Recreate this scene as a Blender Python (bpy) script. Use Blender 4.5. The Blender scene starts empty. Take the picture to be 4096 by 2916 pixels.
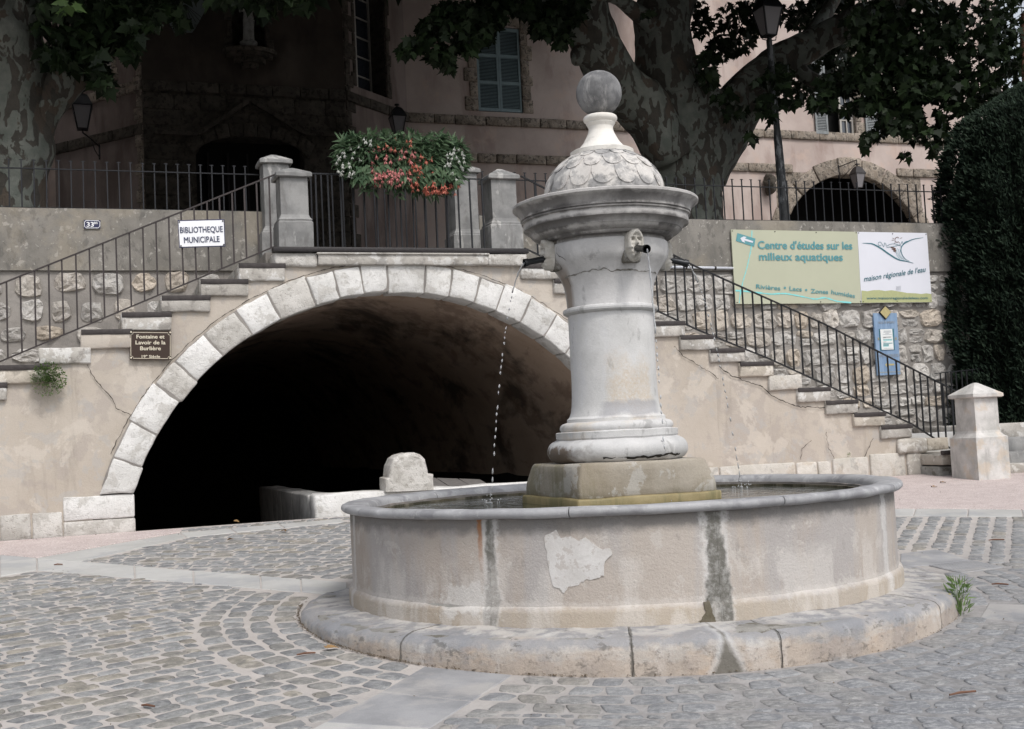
import bpy, math, random
from mathutils import Vector, Matrix, noise
random.seed(7)
R = random.Random(11)
C = bpy.context.scene.collection
sc = bpy.context.scene
EYE = 1.5
PITCH, ROLL = math.radians(3.4057), math.radians(2.7376)
AL = math.radians(19.64)
F_PX = 4800.0; DD = 4096/2281.0

# ------------------------------------------------------------------ camera
cp, sp, cr, sr = math.cos(PITCH), math.sin(PITCH), math.cos(ROLL), math.sin(ROLL)
FWD = Vector((0, cp, sp)); U0 = Vector((0, -sp, cp)); X0v = Vector((1, 0, 0))
RIGHT = X0v*cr - U0*sr; UP = X0v*sr + U0*cr
cam = bpy.data.cameras.new('camera'); camo = bpy.data.objects.new('camera', cam); C.objects.link(camo)
m = Matrix((RIGHT, UP, -FWD)).transposed().to_4x4(); m.translation = Vector((0, 0, EYE))
camo.matrix_world = m
cam.sensor_width = 36; cam.lens = 36*F_PX/4096; cam.clip_end = 2000; cam.clip_start = 0.05
sc.camera = camo
# ------------------------------------------------------------------ world, sun, exposure
SUN_EL, SUN_AZ = math.radians(52), math.radians(150)      # azimuth clockwise from +Y
w = bpy.data.worlds.new('World'); sc.world = w; w.use_nodes = True
nt = w.node_tree; bg = nt.nodes['Background']
sky = nt.nodes.new('ShaderNodeTexSky'); sky.sky_type = 'NISHITA'; sky.sun_disc = False
sky.sun_elevation = SUN_EL; sky.sun_rotation = SUN_AZ; sky.dust_density = 3.0; sky.air_density = 1.0
hs = nt.nodes.new('ShaderNodeHueSaturation'); hs.inputs['Saturation'].default_value = 0.32
nt.links.new(sky.outputs[0], hs.inputs['Color']); nt.links.new(hs.outputs[0], bg.inputs['Color'])
bg.inputs['Strength'].default_value = 0.13
sl = bpy.data.lights.new('sun', 'SUN'); so = bpy.data.objects.new('sun', sl); C.objects.link(so)
sl.energy = 1.1; sl.angle = math.radians(14); sl.color = (1.0, 0.965, 0.92)
sd = Vector((math.sin(SUN_AZ)*math.cos(SUN_EL), math.cos(SUN_AZ)*math.cos(SUN_EL), math.sin(SUN_EL)))
so.rotation_euler = sd.to_track_quat('Z', 'Y').to_euler(); so.location = sd*40
vs = sc.view_settings; vs.view_transform = 'Standard'; vs.look = 'None'; vs.gamma = 1; vs.use_curve_mapping = False
vs.exposure = 0.55
sc.cycles.max_bounces = 6; sc.cycles.diffuse_bounces = 4; sc.cycles.glossy_bounces = 3
sc.cycles.transmission_bounces = 4; sc.cycles.caustics_reflective = False; sc.cycles.caustics_refractive = False

# ------------------------------------------------------------------ frames
AV = Vector((math.cos(AL), math.sin(AL), 0)); NV = Vector((-math.sin(AL), math.cos(AL), 0)); P0 = Vector((0, 13.184, 0))
def W(u, v, z): return P0 + AV*u + NV*v + Vector((0, 0, z + EYE))      # z measured from eye height
def ray(px, py):
    a = (px*DD - 2048)/F_PX; b = -(py*DD - 1458)/F_PX
    return RIGHT*a + UP*b + FWD
def uz(px, py, v=0.0):
    r = ray(px, py); t = (P0 + NV*v).dot(NV)/r.dot(NV); P = r*t - P0
    return P.dot(AV), P.z
def at(px, py, v=0.0):
    u, z = uz(px, py, v); return W(u, v, z)
def gz(x, y):
    z = EYE - .1349*7.85 - .0156*(x - .64) + .0569*(y - 7.85)
    return z
def gpt(px, py):
    r = ray(px, py); a = gz(0, 0)
    t = (a - EYE)/(r.z + .0156*r.x - .0569*r.y); return r.x*t, r.y*t
def Q(ox, oy, s, x, y): return (ox + x/s)/DD, (oy + y/s)/DD

# ------------------------------------------------------------------ materials
class NT:
    def __init__(s, name):
        s.m = bpy.data.materials.new(name); s.m.use_nodes = True; s.t = s.m.node_tree
        s.b = s.t.nodes['Principled BSDF']; s.n = s.t.nodes
    def new(s, t, **k):
        n = s.n.new(t)
        for a, v in k.items(): setattr(n, a, v)
        return n
    def link(s, a, b): s.t.links.new(a, b)
    def pos(s, scale=(1, 1, 1)):
        g = s.new('ShaderNodeNewGeometry'); mp = s.new('ShaderNodeMapping'); mp.inputs['Scale'].default_value = scale
        s.link(g.outputs['Position'], mp.inputs['Vector']); return mp.outputs[0]
    def noise(s, scale, detail=6, rough=.6, stretch=(1, 1, 1), dist=0):
        n = s.new('ShaderNodeTexNoise'); n.inputs['Scale'].default_value = scale; n.inputs['Detail'].default_value = detail
        n.inputs['Roughness'].default_value = rough; n.inputs['Distortion'].default_value = dist
        s.link(s.pos(stretch), n.inputs['Vector']); return n.outputs['Fac']
    def ramp(s, fac, lo, hi, a=0., b=1.):
        r = s.new('ShaderNodeMapRange'); r.inputs[1].default_value = lo; r.inputs[2].default_value = hi
        r.inputs[3].default_value = a; r.inputs[4].default_value = b; s.link(fac, r.inputs[0]); return r.outputs[0]
    def mix(s, fac, a, b, mode='MIX'):
        n = s.new('ShaderNodeMix', data_type='RGBA', blend_type=mode)
        for i, v in ((0, fac), (6, a), (7, b)):
            if isinstance(v, (tuple, list)): n.inputs[i].default_value = (*v, 1) if len(v) == 3 else v
            elif isinstance(v, (int, float)): n.inputs[i].default_value = v
            else: s.link(v, n.inputs[i])
        return n.outputs[2]
    def math(s, op, a, b):
        n = s.new('ShaderNodeMath', operation=op)
        for i, v in ((0, a), (1, b)):
            if isinstance(v, (int, float)): n.inputs[i].default_value = v
            else: s.link(v, n.inputs[i])
        return n.outputs[0]

def mat(name, c1, c2, sc_=2.0, layers=(), speck=.12, rough=.85, bumps=((25, .01, .5),), var=0, island=False, lohi=(.38, .62), stretch=(1, 1, 1), pits=None, spec=.3, tint=None, post=None):
    s = NT(name)
    col = s.mix(s.ramp(s.noise(sc_, 7, .62, stretch), *lohi), c1, c2)
    for (c, scl, lo, hi, st, amt) in layers:
        lo, hi = .5+(lo-.5)*.62, .5+(hi-.5)*.62
        col = s.mix(s.ramp(s.noise(scl, 8, .65, st, .3), lo, hi, 0, amt), col, c)
    if var:
        if island: r = s.new('ShaderNodeNewGeometry').outputs['Random Per Island']
        else: r = s.new('ShaderNodeObjectInfo').outputs['Random']
        col = s.mix(1.0, col, s.mix(r, (1-var,)*3, (1+var*.6,)*3), 'MULTIPLY')
        if tint:
            r2 = s.math('FRACT', s.math('MULTIPLY', r, 17.31), 0)
            col = s.mix(s.ramp(r2, .55, 1.0, 0, .8), col, s.mix(1.0, col, tint, 'MULTIPLY'))
    if post: col = post(s, col)
    if speck:
        col = s.mix(1.0, col, s.mix(s.noise(170, 3, .7), (1-speck*2,)*3, (1+speck*2,)*3), 'MULTIPLY')
    s.link(col, s.b.inputs['Base Color'])
    rn = s.ramp(s.noise(9, 4), .3, .7, rough-.08, min(1, rough+.08)); s.link(rn, s.b.inputs['Roughness'])
    s.b.inputs['Specular IOR Level'].default_value = spec
    prev = None
    for (scl, dist, st) in bumps:
        b = s.new('ShaderNodeBump'); b.inputs['Distance'].default_value = dist; b.inputs['Strength'].default_value = st
        s.link(s.noise(scl, 6, .65), b.inputs['Height'])
        if prev: s.link(prev, b.inputs['Normal'])
        prev = b.outputs[0]
    if pits:
        v = s.new('ShaderNodeTexVoronoi'); v.inputs['Scale'].default_value = pits; s.link(s.pos(), v.inputs['Vector'])
        b = s.new('ShaderNodeBump'); b.inputs['Distance'].default_value = .008; b.inputs['Strength'].default_value = .6
        s.link(s.ramp(v.outputs['Distance'], 0, .35), b.inputs['Height'])
        if prev: s.link(prev, b.inputs['Normal'])
        prev = b.outputs[0]
    if prev: s.link(prev, s.b.inputs['Normal'])
    return s.m
def flat(name, c, rough=.6, metal=0, var=.08, bump=0, scl=30, spec=.4):
    s = NT(name)
    col = s.mix(1.0, c, s.mix(s.noise(scl, 4), (1-var*2,)*3, (1+var*2,)*3), 'MULTIPLY')
    s.link(col, s.b.inputs['Base Color']); s.b.inputs['Roughness'].default_value = rough; s.b.inputs['Metallic'].default_value = metal
    s.b.inputs['Specular IOR Level'].default_value = spec
    if bump:
        b = s.new('ShaderNodeBump'); b.inputs['Distance'].default_value = bump; s.link(s.noise(scl*2, 5), b.inputs['Height']); s.link(b.outputs[0], s.b.inputs['Normal'])
    return s.m

ST = (1, 1, .12)       # vertical streaks
def cyl(s, cx, cy):
    g = s.new('ShaderNodeNewGeometry'); sx = s.new('ShaderNodeSeparateXYZ'); s.link(g.outputs['Position'], sx.inputs[0])
    x = s.math('SUBTRACT', sx.outputs[0], cx); y = s.math('SUBTRACT', sx.outputs[1], cy)
    va = math.atan2(-cy, -cx); c, d = math.cos(va), math.sin(va)
    xr = s.math('ADD', s.math('MULTIPLY', x, c), s.math('MULTIPLY', y, d)); yr = s.math('SUBTRACT', s.math('MULTIPLY', y, c), s.math('MULTIPLY', x, d))
    return s.math('MULTIPLY', s.math('ARCTAN2', yr, xr), 57.2958), s.math('SUBTRACT', sx.outputs[2], EYE)
def band(s, v, c, w, soft, ns=None, na=0):
    """1 inside |v-c|<w, softened, edge broken up by noise ns"""
    d = s.math('ABSOLUTE', s.math('SUBTRACT', v, c), 0)
    if ns is not None: d = s.math('ADD', d, s.math('MULTIPLY', s.math('SUBTRACT', ns, .5), na))
    return s.ramp(d, w, w+soft, 1, 0)
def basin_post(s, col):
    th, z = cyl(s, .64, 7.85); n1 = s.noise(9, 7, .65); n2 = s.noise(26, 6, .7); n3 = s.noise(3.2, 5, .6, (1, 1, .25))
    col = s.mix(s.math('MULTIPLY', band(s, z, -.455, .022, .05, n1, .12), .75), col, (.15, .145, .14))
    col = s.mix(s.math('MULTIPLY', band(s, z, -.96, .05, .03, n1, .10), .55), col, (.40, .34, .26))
    col = s.mix(s.math('MULTIPLY', band(s, z, -.875, .004, .02, n2, .12), .4), col, (.56, .53, .50))
    for c, w in ((-23.2, .9), (16.4, 1.7), (61.5, .5), (-69, .6)):
        lime = s.math('MULTIPLY', band(s, th, c, w+.25, .9, n2, 5.0), .55); col = s.mix(lime, col, (.60, .59, .58))
    grow = s.ramp(z, -.45, -.95, 0, 1)
    for c, w in ((-23.0, .25), (16.4, 1.1)):
        d = s.math('SUBTRACT', s.math('ABSOLUTE', s.math('SUBTRACT', th, c), 0), s.math('MULTIPLY', grow, .9))
        d = s.math('ADD', d, s.math('MULTIPLY', s.math('SUBTRACT', n1, .5), 3.0))
        col = s.mix(s.ramp(d, w, w+.5, .95, 0), col, s.mix(s.ramp(n2, .45, .6), (.13, .125, .11), (.27, .265, .25)))
    rust = s.math('MULTIPLY', band(s, th, -25.0, .25, .35, n2, 1.2), s.ramp(z, -.75, -.47, 0, .9)); col = s.mix(rust, col, (.30, .13, .05))
    w_ = s.math('MULTIPLY', s.ramp(n3, .50, .56), band(s, z, -.9, .18, .1, n1, .3)); col = s.mix(s.math('MULTIPLY', w_, .45), col, (.58, .55, .52))
    blot = s.math('MULTIPLY', band(s, th, -29, 3.5, 1.5, n2, 14), band(s, z, -.86, .07, .03, n1, .35)); col = s.mix(s.math('MULTIPLY', blot, .7), col, (.60, .58, .555))
    return col
def step_post(s, col):
    th, z = cyl(s, .64, 7.85); n1 = s.noise(7, 7, .65); n2 = s.noise(24, 6, .7); n3 = s.noise(4.5, 6, .65, (1, 1, 3))
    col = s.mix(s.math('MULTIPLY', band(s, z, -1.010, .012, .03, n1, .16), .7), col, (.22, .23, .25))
    col = s.mix(s.math('MULTIPLY', band(s, z, -1.14, .035, .05, n3, .34), .38), col, (.42, .32, .24))
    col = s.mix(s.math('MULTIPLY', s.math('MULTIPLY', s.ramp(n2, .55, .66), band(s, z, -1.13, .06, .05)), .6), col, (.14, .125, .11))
    col = s.mix(s.math('MULTIPLY', s.ramp(s.noise(7, 8, .72, (1, 1, 2)), .585, .63), .55), col, (.085, .08, .07))
    t_ = s.math('MULTIPLY', s.ramp(n1, .46, .53), band(s, z, -.985, .006, .006)); col = s.mix(s.math('MULTIPLY', t_, .5), col, (.52, .51, .495))
    for c in (-34, .9, 21.5, 57):
        col = s.mix(s.math('MULTIPLY', band(s, th, c, .10, .2, n2, 1.2), .8), col, (.09, .085, .075)); pass
    d = s.math('SUBTRACT', s.math('ABSOLUTE', s.math('SUBTRACT', th, 13.6), 0), s.ramp(z, -1.0, -1.3, .4, 3.2)); d = s.math('ADD', d, s.math('MULTIPLY', s.math('SUBTRACT', n1, .5), 2.4))
    col = s.mix(s.ramp(d, .1, .9, .55, 0), col, (.52, .52, .52)); col = s.mix(s.ramp(d, -.5, .2, .95, 0), col, (.15, .14, .12))
    return col
def shaft_post(s, col):
    th, z = cyl(s, .662, 7.85); n1 = s.noise(6, 7, .65); n2 = s.noise(4, 6, .6, (1, 1, .15)); n3 = s.noise(60, 4, .7)
    m_ = s.math('MULTIPLY', band(s, th, 24, 26, 14, n1, 40), band(s, z, .27, .10, .12, n1, .5)); col = s.mix(s.math('MULTIPLY', m_, s.ramp(n3, .35, .65, .15, .6)), col, (.50, .38, .24))
    m_ = s.math('MULTIPLY', band(s, th, 25, 36, 10, n1, 30), band(s, z, .14, .035, .02, n1, .12)); col = s.mix(s.math('MULTIPLY', m_, .75), col, (.34, .34, .36))
    m_ = s.math('MULTIPLY', s.ramp(n2, .52, .58), band(s, th, -42, 22, 20)); col = s.mix(s.math('MULTIPLY', m_, .5), col, (.60, .60, .62))
    return col
def torus_post(s, col):
    th, z = cyl(s, .662, 7.85); n1 = s.noise(9, 7, .65)
    m_ = s.math('MULTIPLY', band(s, th, -62, 16, 20, n1, 60), band(s, z, -.16, .045, .03, n1, .22)); col = s.mix(s.math('MULTIPLY', m_, .9), col, (.12, .085, .06))
    return col
def bowl_post(s, col):
    th, z = cyl(s, .662, 7.85); n2 = s.noise(5, 7, .65, (1, 1, .2))
    m_ = s.math('MULTIPLY', band(s, th, -66, 8, 12, n2, 40), s.ramp(z, 1.12, 1.0, 0, .8)); return s.mix(m_, col, (.20, .15, .11))
M = {}
M['plaster'] = mat('plaster', (.425, .375, .32), (.485, .435, .38), 1.1, [((.36, .32, .29), 2.3, .52, .60, (1, 1, 1), .5), ((.55, .50, .44), 1.7, .57, .61, (1, 1, 1), .55), ((.40, .385, .37), 5, .60, .64, (1, 1, 1), .5), ((.24, .215, .19), 3.5, .62, .76, ST, .4)], .10, .92, ((7, .012, .5), (60, .004, .5)))
M['arch_stone'] = mat('arch_stone', (.60, .59, .57), (.71, .70, .685), 3, [((.42, .40, .37), 5, .58, .66, (1, 1, 1), .6), ((.30, .29, .27), 17, .62, .72, (1, 1, 1), .35)], .10, .85, ((12, .02, .7), (55, .006, .7)), .10, pits=60)
M['arch_stone_old'] = mat('arch_stone_old', (.47, .45, .42), (.58, .56, .53), 4, [((.35, .33, .30), 5, .5, .6, (1, 1, 1), .6), ((.25, .23, .2), 17, .6, .7, (1, 1, 1), .5)], .12, .9, ((12, .02, .7), (55, .006, .7)), .08, pits=45)
M['step_stone'] = mat('step_stone', (.36, .34, .31), (.50, .475, .44), 4, [((.62, .61, .59), 6, .56, .6, (1, 1, 1), .8), ((.20, .185, .17), 7, .56, .68, (1, 1, 1), .6)], .12, .9, ((10, .02, .7), (50, .006, .6)), .16, tint=(1.0, .93, .82))
M['base_stone'] = mat('base_stone', (.50, .47, .42), (.60, .57, .53), 4, [((.40, .33, .25), 4, .56, .68, (1, 1, 1), .5), ((.30, .29, .27), 9, .6, .7, (1, 1, 1), .5)], .12, .9, ((14, .02, .8), (50, .006, .7)), .10)
M['pillar_stone'] = mat('pillar_stone', (.19, .19, .188), (.28, .278, .272), 5, [((.50, .49, .47), 4, .60, .66, (1, 1, .35), .6), ((.12, .115, .11), 8, .58, .72, (1, 1, .3), .5)], .1, .9, ((20, .006, .5),), .08)
M['pillar_pale'] = mat('pillar_pale', (.44, .43, .41), (.60, .58, .56), 5, [((.34, .33, .32), 6, .53, .66, (1, 1, .4), .5), ((.55, .43, .30), 4, .58, .7, (1, 1, 1), .4)], .1, .9, ((20, .008, .6), (70, .003, .5)))
M['concrete'] = mat('concrete', (.17, .16, .143), (.24, .226, .205), 2.2, [((.09, .086, .08), 13, .55, .68, (1, 1, .6), .5), ((.13, .125, .115), 3, .54, .7, (1, 1, .35), .6), ((.42, .40, .37), 14, .66, .7, (1, 1, 1), .6), ((.30, .265, .21), 1.2, .5, .65, (1, 1, 1), .5)], .16, .93, ((30, .006, .6),))
M['mortar'] = mat('mortar', (.215, .20, .185), (.29, .27, .25), 3, [((.18, .17, .16), 5, .56, .7, (1, 1, 1), .5)], .12, .95, ((20, .012, .7), (70, .004, .5)))
M['rubble'] = mat('rubble', (.38, .36, .34), (.50, .48, .45), 9, [((.58, .57, .56), 12, .58, .66, (1, 1, 1), .6), ((.20, .19, .18), 14, .58, .68, (1, 1, 1), .55)], .14, .92, ((16, .03, .8), (60, .008, .7)), .2, tint=(1.02, .90, .76))
M['steel'] = flat('dark_steel', (.030, .027, .028), .55, .3, .3, .001, 40)
M['nosing'] = flat('rusty_steel', (.050, .043, .042), .7, .2, .35, .002, 25)
M['iron'] = flat('black_iron', (.018, .019, .022), .45, .5, .2, .0006, 60)
M['rail_brown'] = flat('painted_iron', (.042, .034, .034), .5, .3, .25, .0006, 60)
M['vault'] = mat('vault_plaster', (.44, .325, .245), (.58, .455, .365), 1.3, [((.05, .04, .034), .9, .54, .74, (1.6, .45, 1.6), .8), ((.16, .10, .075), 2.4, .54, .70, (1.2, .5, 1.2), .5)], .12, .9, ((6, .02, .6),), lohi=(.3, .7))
M['inside'] = mat('shade_black_masonry', (.012, .011, .010), (.020, .018, .016), 2, (), .15, .9, ((6, .02, .6),))  # near-black base stands in for the deep shade inside the vault
M['ft_stone'] = mat('fountain_stone', (.49, .485, .48), (.60, .595, .59), 3.2, [((.33, .33, .34), 3, .5, .66, ST, .55), ((.56, .46, .34), 2.2, .57, .72, (1, 1, .5), .55), ((.17, .165, .16), 9, .62, .72, (1, 1, .5), .4)], .09, .82, ((18, .006, .5), (70, .003, .6)))
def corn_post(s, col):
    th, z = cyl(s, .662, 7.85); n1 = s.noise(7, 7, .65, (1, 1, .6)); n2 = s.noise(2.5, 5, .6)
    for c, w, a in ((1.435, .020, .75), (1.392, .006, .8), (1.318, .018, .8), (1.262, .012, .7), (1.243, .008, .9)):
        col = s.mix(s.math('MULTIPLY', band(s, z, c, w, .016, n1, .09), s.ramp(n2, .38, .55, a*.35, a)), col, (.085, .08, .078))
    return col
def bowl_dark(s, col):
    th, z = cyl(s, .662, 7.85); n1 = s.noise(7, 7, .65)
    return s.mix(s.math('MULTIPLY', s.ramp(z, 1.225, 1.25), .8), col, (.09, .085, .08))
FTL = [((.36, .36, .37), 3, .54, .68, ST, .5), ((.62, .61, .60), 5, .56, .66, (1, 1, .5), .5), ((.17, .165, .16), 9, .66, .76, (1, 1, .5), .4)]
M['ft_shaft'] = mat('shaft_stone', (.53, .525, .515), (.64, .635, .63), 3.2, FTL, .09, .82, ((18, .006, .5), (70, .003, .6)), post=shaft_post)
M['ft_torus'] = mat('torus_stone', (.42, .42, .42), (.55, .545, .54), 3.2, FTL, .09, .82, ((18, .006, .5), (70, .003, .6)), post=torus_post)
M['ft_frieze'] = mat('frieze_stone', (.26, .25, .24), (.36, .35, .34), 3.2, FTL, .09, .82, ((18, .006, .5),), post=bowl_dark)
M['ft_bowl'] = mat('bowl_stone', (.47, .462, .455), (.59, .58, .575), 3.2, FTL, .09, .82, ((18, .006, .5), (70, .003, .6)), post=bowl_post)
M['ft_cornice'] = mat('cornice_stone', (.40, .385, .37), (.50, .485, .47), 3.5, [((.22, .215, .21), 3.5, .56, .74, (1, 1, .5), .5), ((.09, .088, .085), 9, .66, .8, (1, 1, 1), .4)], .1, .85, ((18, .006, .5), (70, .003, .6)), post=corn_post)
M['ft_dome'] = mat('dome_stone', (.50, .475, .45), (.62, .60, .57), 5, [((.22, .22, .225), 5, .48, .62, (1, 1, 1), .75), ((.12, .12, .12), 16, .56, .66, (1, 1, 1), .5)], .12, .88, ((30, .004, .6),))
M['ft_ball'] = mat('ball_stone', (.12, .12, .122), (.22, .22, .222), 7, [((.42, .41, .40), 9, .55, .72, (1, 1, .22), .65), ((.08, .08, .085), 7, .52, .64, (1, 1, .4), .6)], .12, .85, ((30, .003, .6),))
M['ft_neck'] = mat('neck_stone', (.66, .63, .58), (.74, .72, .68), 5, [((.52, .50, .47), 7, .6, .7, (1, 1, 1), .6)], .07, .85, ((30, .003, .5),))
M['basin'] = mat('basin_stone', (.37, .32, .28), (.43, .385, .345), 1.4, [((.36, .36, .372), 2.0, .50, .66, (1, 1, .18), .5), ((.50, .47, .44), 7, .62, .68, (1, 1, 1), .55), ((.24, .225, .21), 11, .68, .8, (1, 1, .6), .45)], .1, .88, ((20, .008, .6), (80, .004, .7)), post=basin_post)
M['rim'] = mat('rim_stone', (.29, .29, .30), (.39, .39, .40), 4, [((.52, .52, .52), 9, .60, .68, (1, 1, 1), .5), ((.15, .15, .16), 5, .54, .68, (1, 1, 1), .5)], .08, .6, ((25, .005, .5), (90, .002, .4)), spec=.5)
M['ft_step'] = mat('step_ring_stone', (.38, .345, .31), (.48, .445, .41), 2.4, [((.50, .36, .25), 3, .58, .76, (1, 1, 2), .4), ((.22, .23, .25), 2.2, .50, .64, (1, 1, .6), .6), ((.56, .545, .53), 5, .58, .68, (1, 1, .5), .55), ], .12, .85, ((12, .014, .7), (60, .006, .6)), post=step_post)
M['plinth'] = mat('plinth_stone', (.25, .215, .165), (.34, .305, .255), 3, [((.44, .42, .39), 5, .54, .60, (1, 1, 1), .7), ((.15, .135, .07), 3, .5, .66, ST, .55)], .12, .85, ((20, .008, .6), (60, .004, .6)))
M['plinth_low'] = mat('wet_plinth_stone', (.20, .16, .07), (.29, .235, .12), 5, [((.10, .10, .04), 6, .5, .66, ST, .6)], .12, .6, ((20, .006, .6),), spec=.5)
M['algae'] = mat('algae_stone', (.10, .085, .055), (.20, .18, .145), 6, [((.035, .033, .02), 5, .48, .62, ST, .8)], .15, .8, ((25, .008, .6),))
M['mask'] = mat('mask_marble', (.42, .40, .36), (.53, .51, .47), 20, [((.36, .33, .28), 22, .5, .62, (1, 1, 1), .5)], .06, .7, ((60, .002, .5),))
M['patch_dark'] = mat('old_mortar', (.20, .195, .18), (.30, .29, .27), 7, [((.10, .09, .07), 9, .56, .64, (1, 1, 1), .7)], .14, .95, ((20, .012, .8),))
M['patch_white'] = mat('lime_patch', (.52, .50, .48), (.60, .585, .57), 10, [((.40, .36, .33), 20, .58, .62, (1, 1, 1), .6)], .08, .9, ((40, .004, .6),))
M['lime'] = mat('lime_bloom', (.58, .57, .56), (.68, .67, .66), 10, (), .08, .9, ((60, .003, .6),))
M['dark_gap'] = flat('dark_crack', (.03, .026, .022), .95, 0, .2)
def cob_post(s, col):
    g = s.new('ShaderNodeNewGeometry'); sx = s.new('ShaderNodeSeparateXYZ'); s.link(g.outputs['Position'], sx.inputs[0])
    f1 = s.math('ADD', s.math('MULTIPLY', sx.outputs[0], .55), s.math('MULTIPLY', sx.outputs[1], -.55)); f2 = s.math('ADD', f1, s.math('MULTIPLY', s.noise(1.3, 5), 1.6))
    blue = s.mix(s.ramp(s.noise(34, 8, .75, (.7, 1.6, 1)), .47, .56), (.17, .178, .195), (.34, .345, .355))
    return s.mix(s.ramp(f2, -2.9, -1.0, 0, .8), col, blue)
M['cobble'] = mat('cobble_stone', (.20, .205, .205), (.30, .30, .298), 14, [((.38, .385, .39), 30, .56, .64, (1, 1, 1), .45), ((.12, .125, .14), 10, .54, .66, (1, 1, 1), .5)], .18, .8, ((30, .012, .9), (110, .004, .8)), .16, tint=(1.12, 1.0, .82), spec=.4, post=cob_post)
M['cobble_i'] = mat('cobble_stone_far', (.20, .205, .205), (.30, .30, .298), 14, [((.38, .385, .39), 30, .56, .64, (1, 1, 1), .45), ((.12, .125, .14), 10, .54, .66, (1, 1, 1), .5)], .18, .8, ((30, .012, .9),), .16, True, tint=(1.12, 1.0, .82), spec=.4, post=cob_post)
M['slab'] = mat('paving_slab', (.41, .405, .39), (.48, .475, .46), 2, [((.34, .345, .36), 2.4, .5, .66, (1, 1, 1), .6)], .09, .8, ((50, .003, .5),), .05)
M['slab_dark'] = mat('paving_slab_grey', (.24, .243, .252), (.33, .33, .338), 3, [((.42, .40, .38), 2.2, .54, .7, (1, 1, 1), .6)], .1, .75, ((50, .003, .5),), .06)
M['gravel'] = mat('pink_gravel', (.48, .40, .385), (.56, .48, .46), 6, [((.70, .66, .64), 90, .56, .62, (1, 1, 1), .8), ((.30, .235, .22), 70, .56, .64, (1, 1, 1), .6)], .22, .95, ((90, .01, .9),))
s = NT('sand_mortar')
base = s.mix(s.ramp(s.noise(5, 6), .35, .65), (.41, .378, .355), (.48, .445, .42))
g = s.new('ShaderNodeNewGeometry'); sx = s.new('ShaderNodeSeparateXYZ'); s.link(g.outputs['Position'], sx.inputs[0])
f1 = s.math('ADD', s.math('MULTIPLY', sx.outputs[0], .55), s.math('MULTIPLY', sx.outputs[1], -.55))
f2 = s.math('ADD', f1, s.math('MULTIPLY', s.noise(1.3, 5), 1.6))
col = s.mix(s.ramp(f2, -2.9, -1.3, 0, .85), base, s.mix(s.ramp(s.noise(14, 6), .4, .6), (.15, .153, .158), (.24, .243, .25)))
s.link(col, s.b.inputs['Base Color']); s.b.inputs['Roughness'].default_value = .95
b = s.new('ShaderNodeBump'); b.inputs['Distance'].default_value = .008; s.link(s.noise(60, 6), b.inputs['Height']); s.link(b.outputs[0], s.b.inputs['Normal'])
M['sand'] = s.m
M['bark'] = None
def bark():
    s = NT('plane_bark')
    v = s.new('ShaderNodeTexNoise'); v.inputs['Scale'].default_value = 5.2; v.inputs['Detail'].default_value = 4.5; v.inputs['Roughness'].default_value = .45
    v.inputs['Distortion'].default_value = .6; s.link(s.pos((1.4, 1.4, .7)), v.inputs['Vector'])
    f = v.outputs['Fac']
    pale = s.mix(s.ramp(s.noise(6, 4), .35, .65), (.13, .145, .125), (.20, .21, .185))
    col = s.mix(s.ramp(f, .505, .520), pale, s.mix(s.ramp(s.noise(8, 4), .4, .6), (.058, .053, .045), (.08, .072, .06)))
    col = s.mix(s.ramp(s.noise(2.6, 4, .5, (1.3, 1.3, .8)), .60, .615), col, (.095, .075, .058))
    s.link(col, s.b.inputs['Base Color']); s.b.inputs['Roughness'].default_value = .9
    b = s.new('ShaderNodeBump'); b.inputs['Distance'].default_value = .02; b.inputs['Strength'].default_value = .6
    s.link(s.math('ADD', s.math('MULTIPLY', s.ramp(f, .49, .53), -.5), s.noise(25, 5)), b.inputs['Height']); s.link(b.outputs[0], s.b.inputs['Normal'])
    return s.m
M['bark'] = bark()
def leafmat(name, c1, c2, tr=.25, rough=.5):
    s = NT(name)
    r = s.new('ShaderNodeNewGeometry').outputs['Random Per Island']
    col = s.mix(r, c1, c2); s.link(col, s.b.inputs['Base Color']); s.b.inputs['Roughness'].default_value = rough; s.b.inputs['Specular IOR Level'].default_value = .15
    t = s.new('ShaderNodeBsdfTranslucent'); s.link(col, t.inputs['Color'])
    mx = s.new('ShaderNodeMixShader'); mx.inputs[0].default_value = tr
    s.link(s.b.outputs[0], mx.inputs[1]); s.link(t.outputs[0], mx.inputs[2]); s.link(mx.outputs[0], s.n['Material Output'].inputs[0])
    return s.m
M['leaf'] = leafmat('plane_leaf', (.006, .011, .005), (.022, .037, .015), .14)
M['leaf_lit'] = leafmat('sunlit_plane_leaf', (.10, .17, .06), (.14, .22, .08), .35)  # brighter copy of the leaf green, sunlight put into the colour
M['cypress'] = leafmat('cypress_sprig', (.008, .016, .011), (.030, .048, .030), .1, .7)
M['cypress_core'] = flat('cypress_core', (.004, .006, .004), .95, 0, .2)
M['begonia'] = leafmat('begonia_leaf', (.045, .085, .045), (.12, .18, .10), .3, .4)
M['weed'] = leafmat('weed_leaf', (.11, .18, .06), (.22, .31, .13), .3, .6)
M['pink'] = leafmat('pink_petal', (.48, .13, .14), (.64, .29, .27), .3)
M['coral'] = leafmat('coral_petal', (.42, .085, .06), (.58, .22, .16), .3)
M['white_petal'] = leafmat('white_petal', (.50, .52, .47), (.66, .67, .63), .3)
M['yellow_petal'] = leafmat('yellow_petal', (.75, .62, .08), (.8, .7, .12), .3)
M['pot'] = flat('brown_plastic', (.018, .009, .009), .6)
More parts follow.
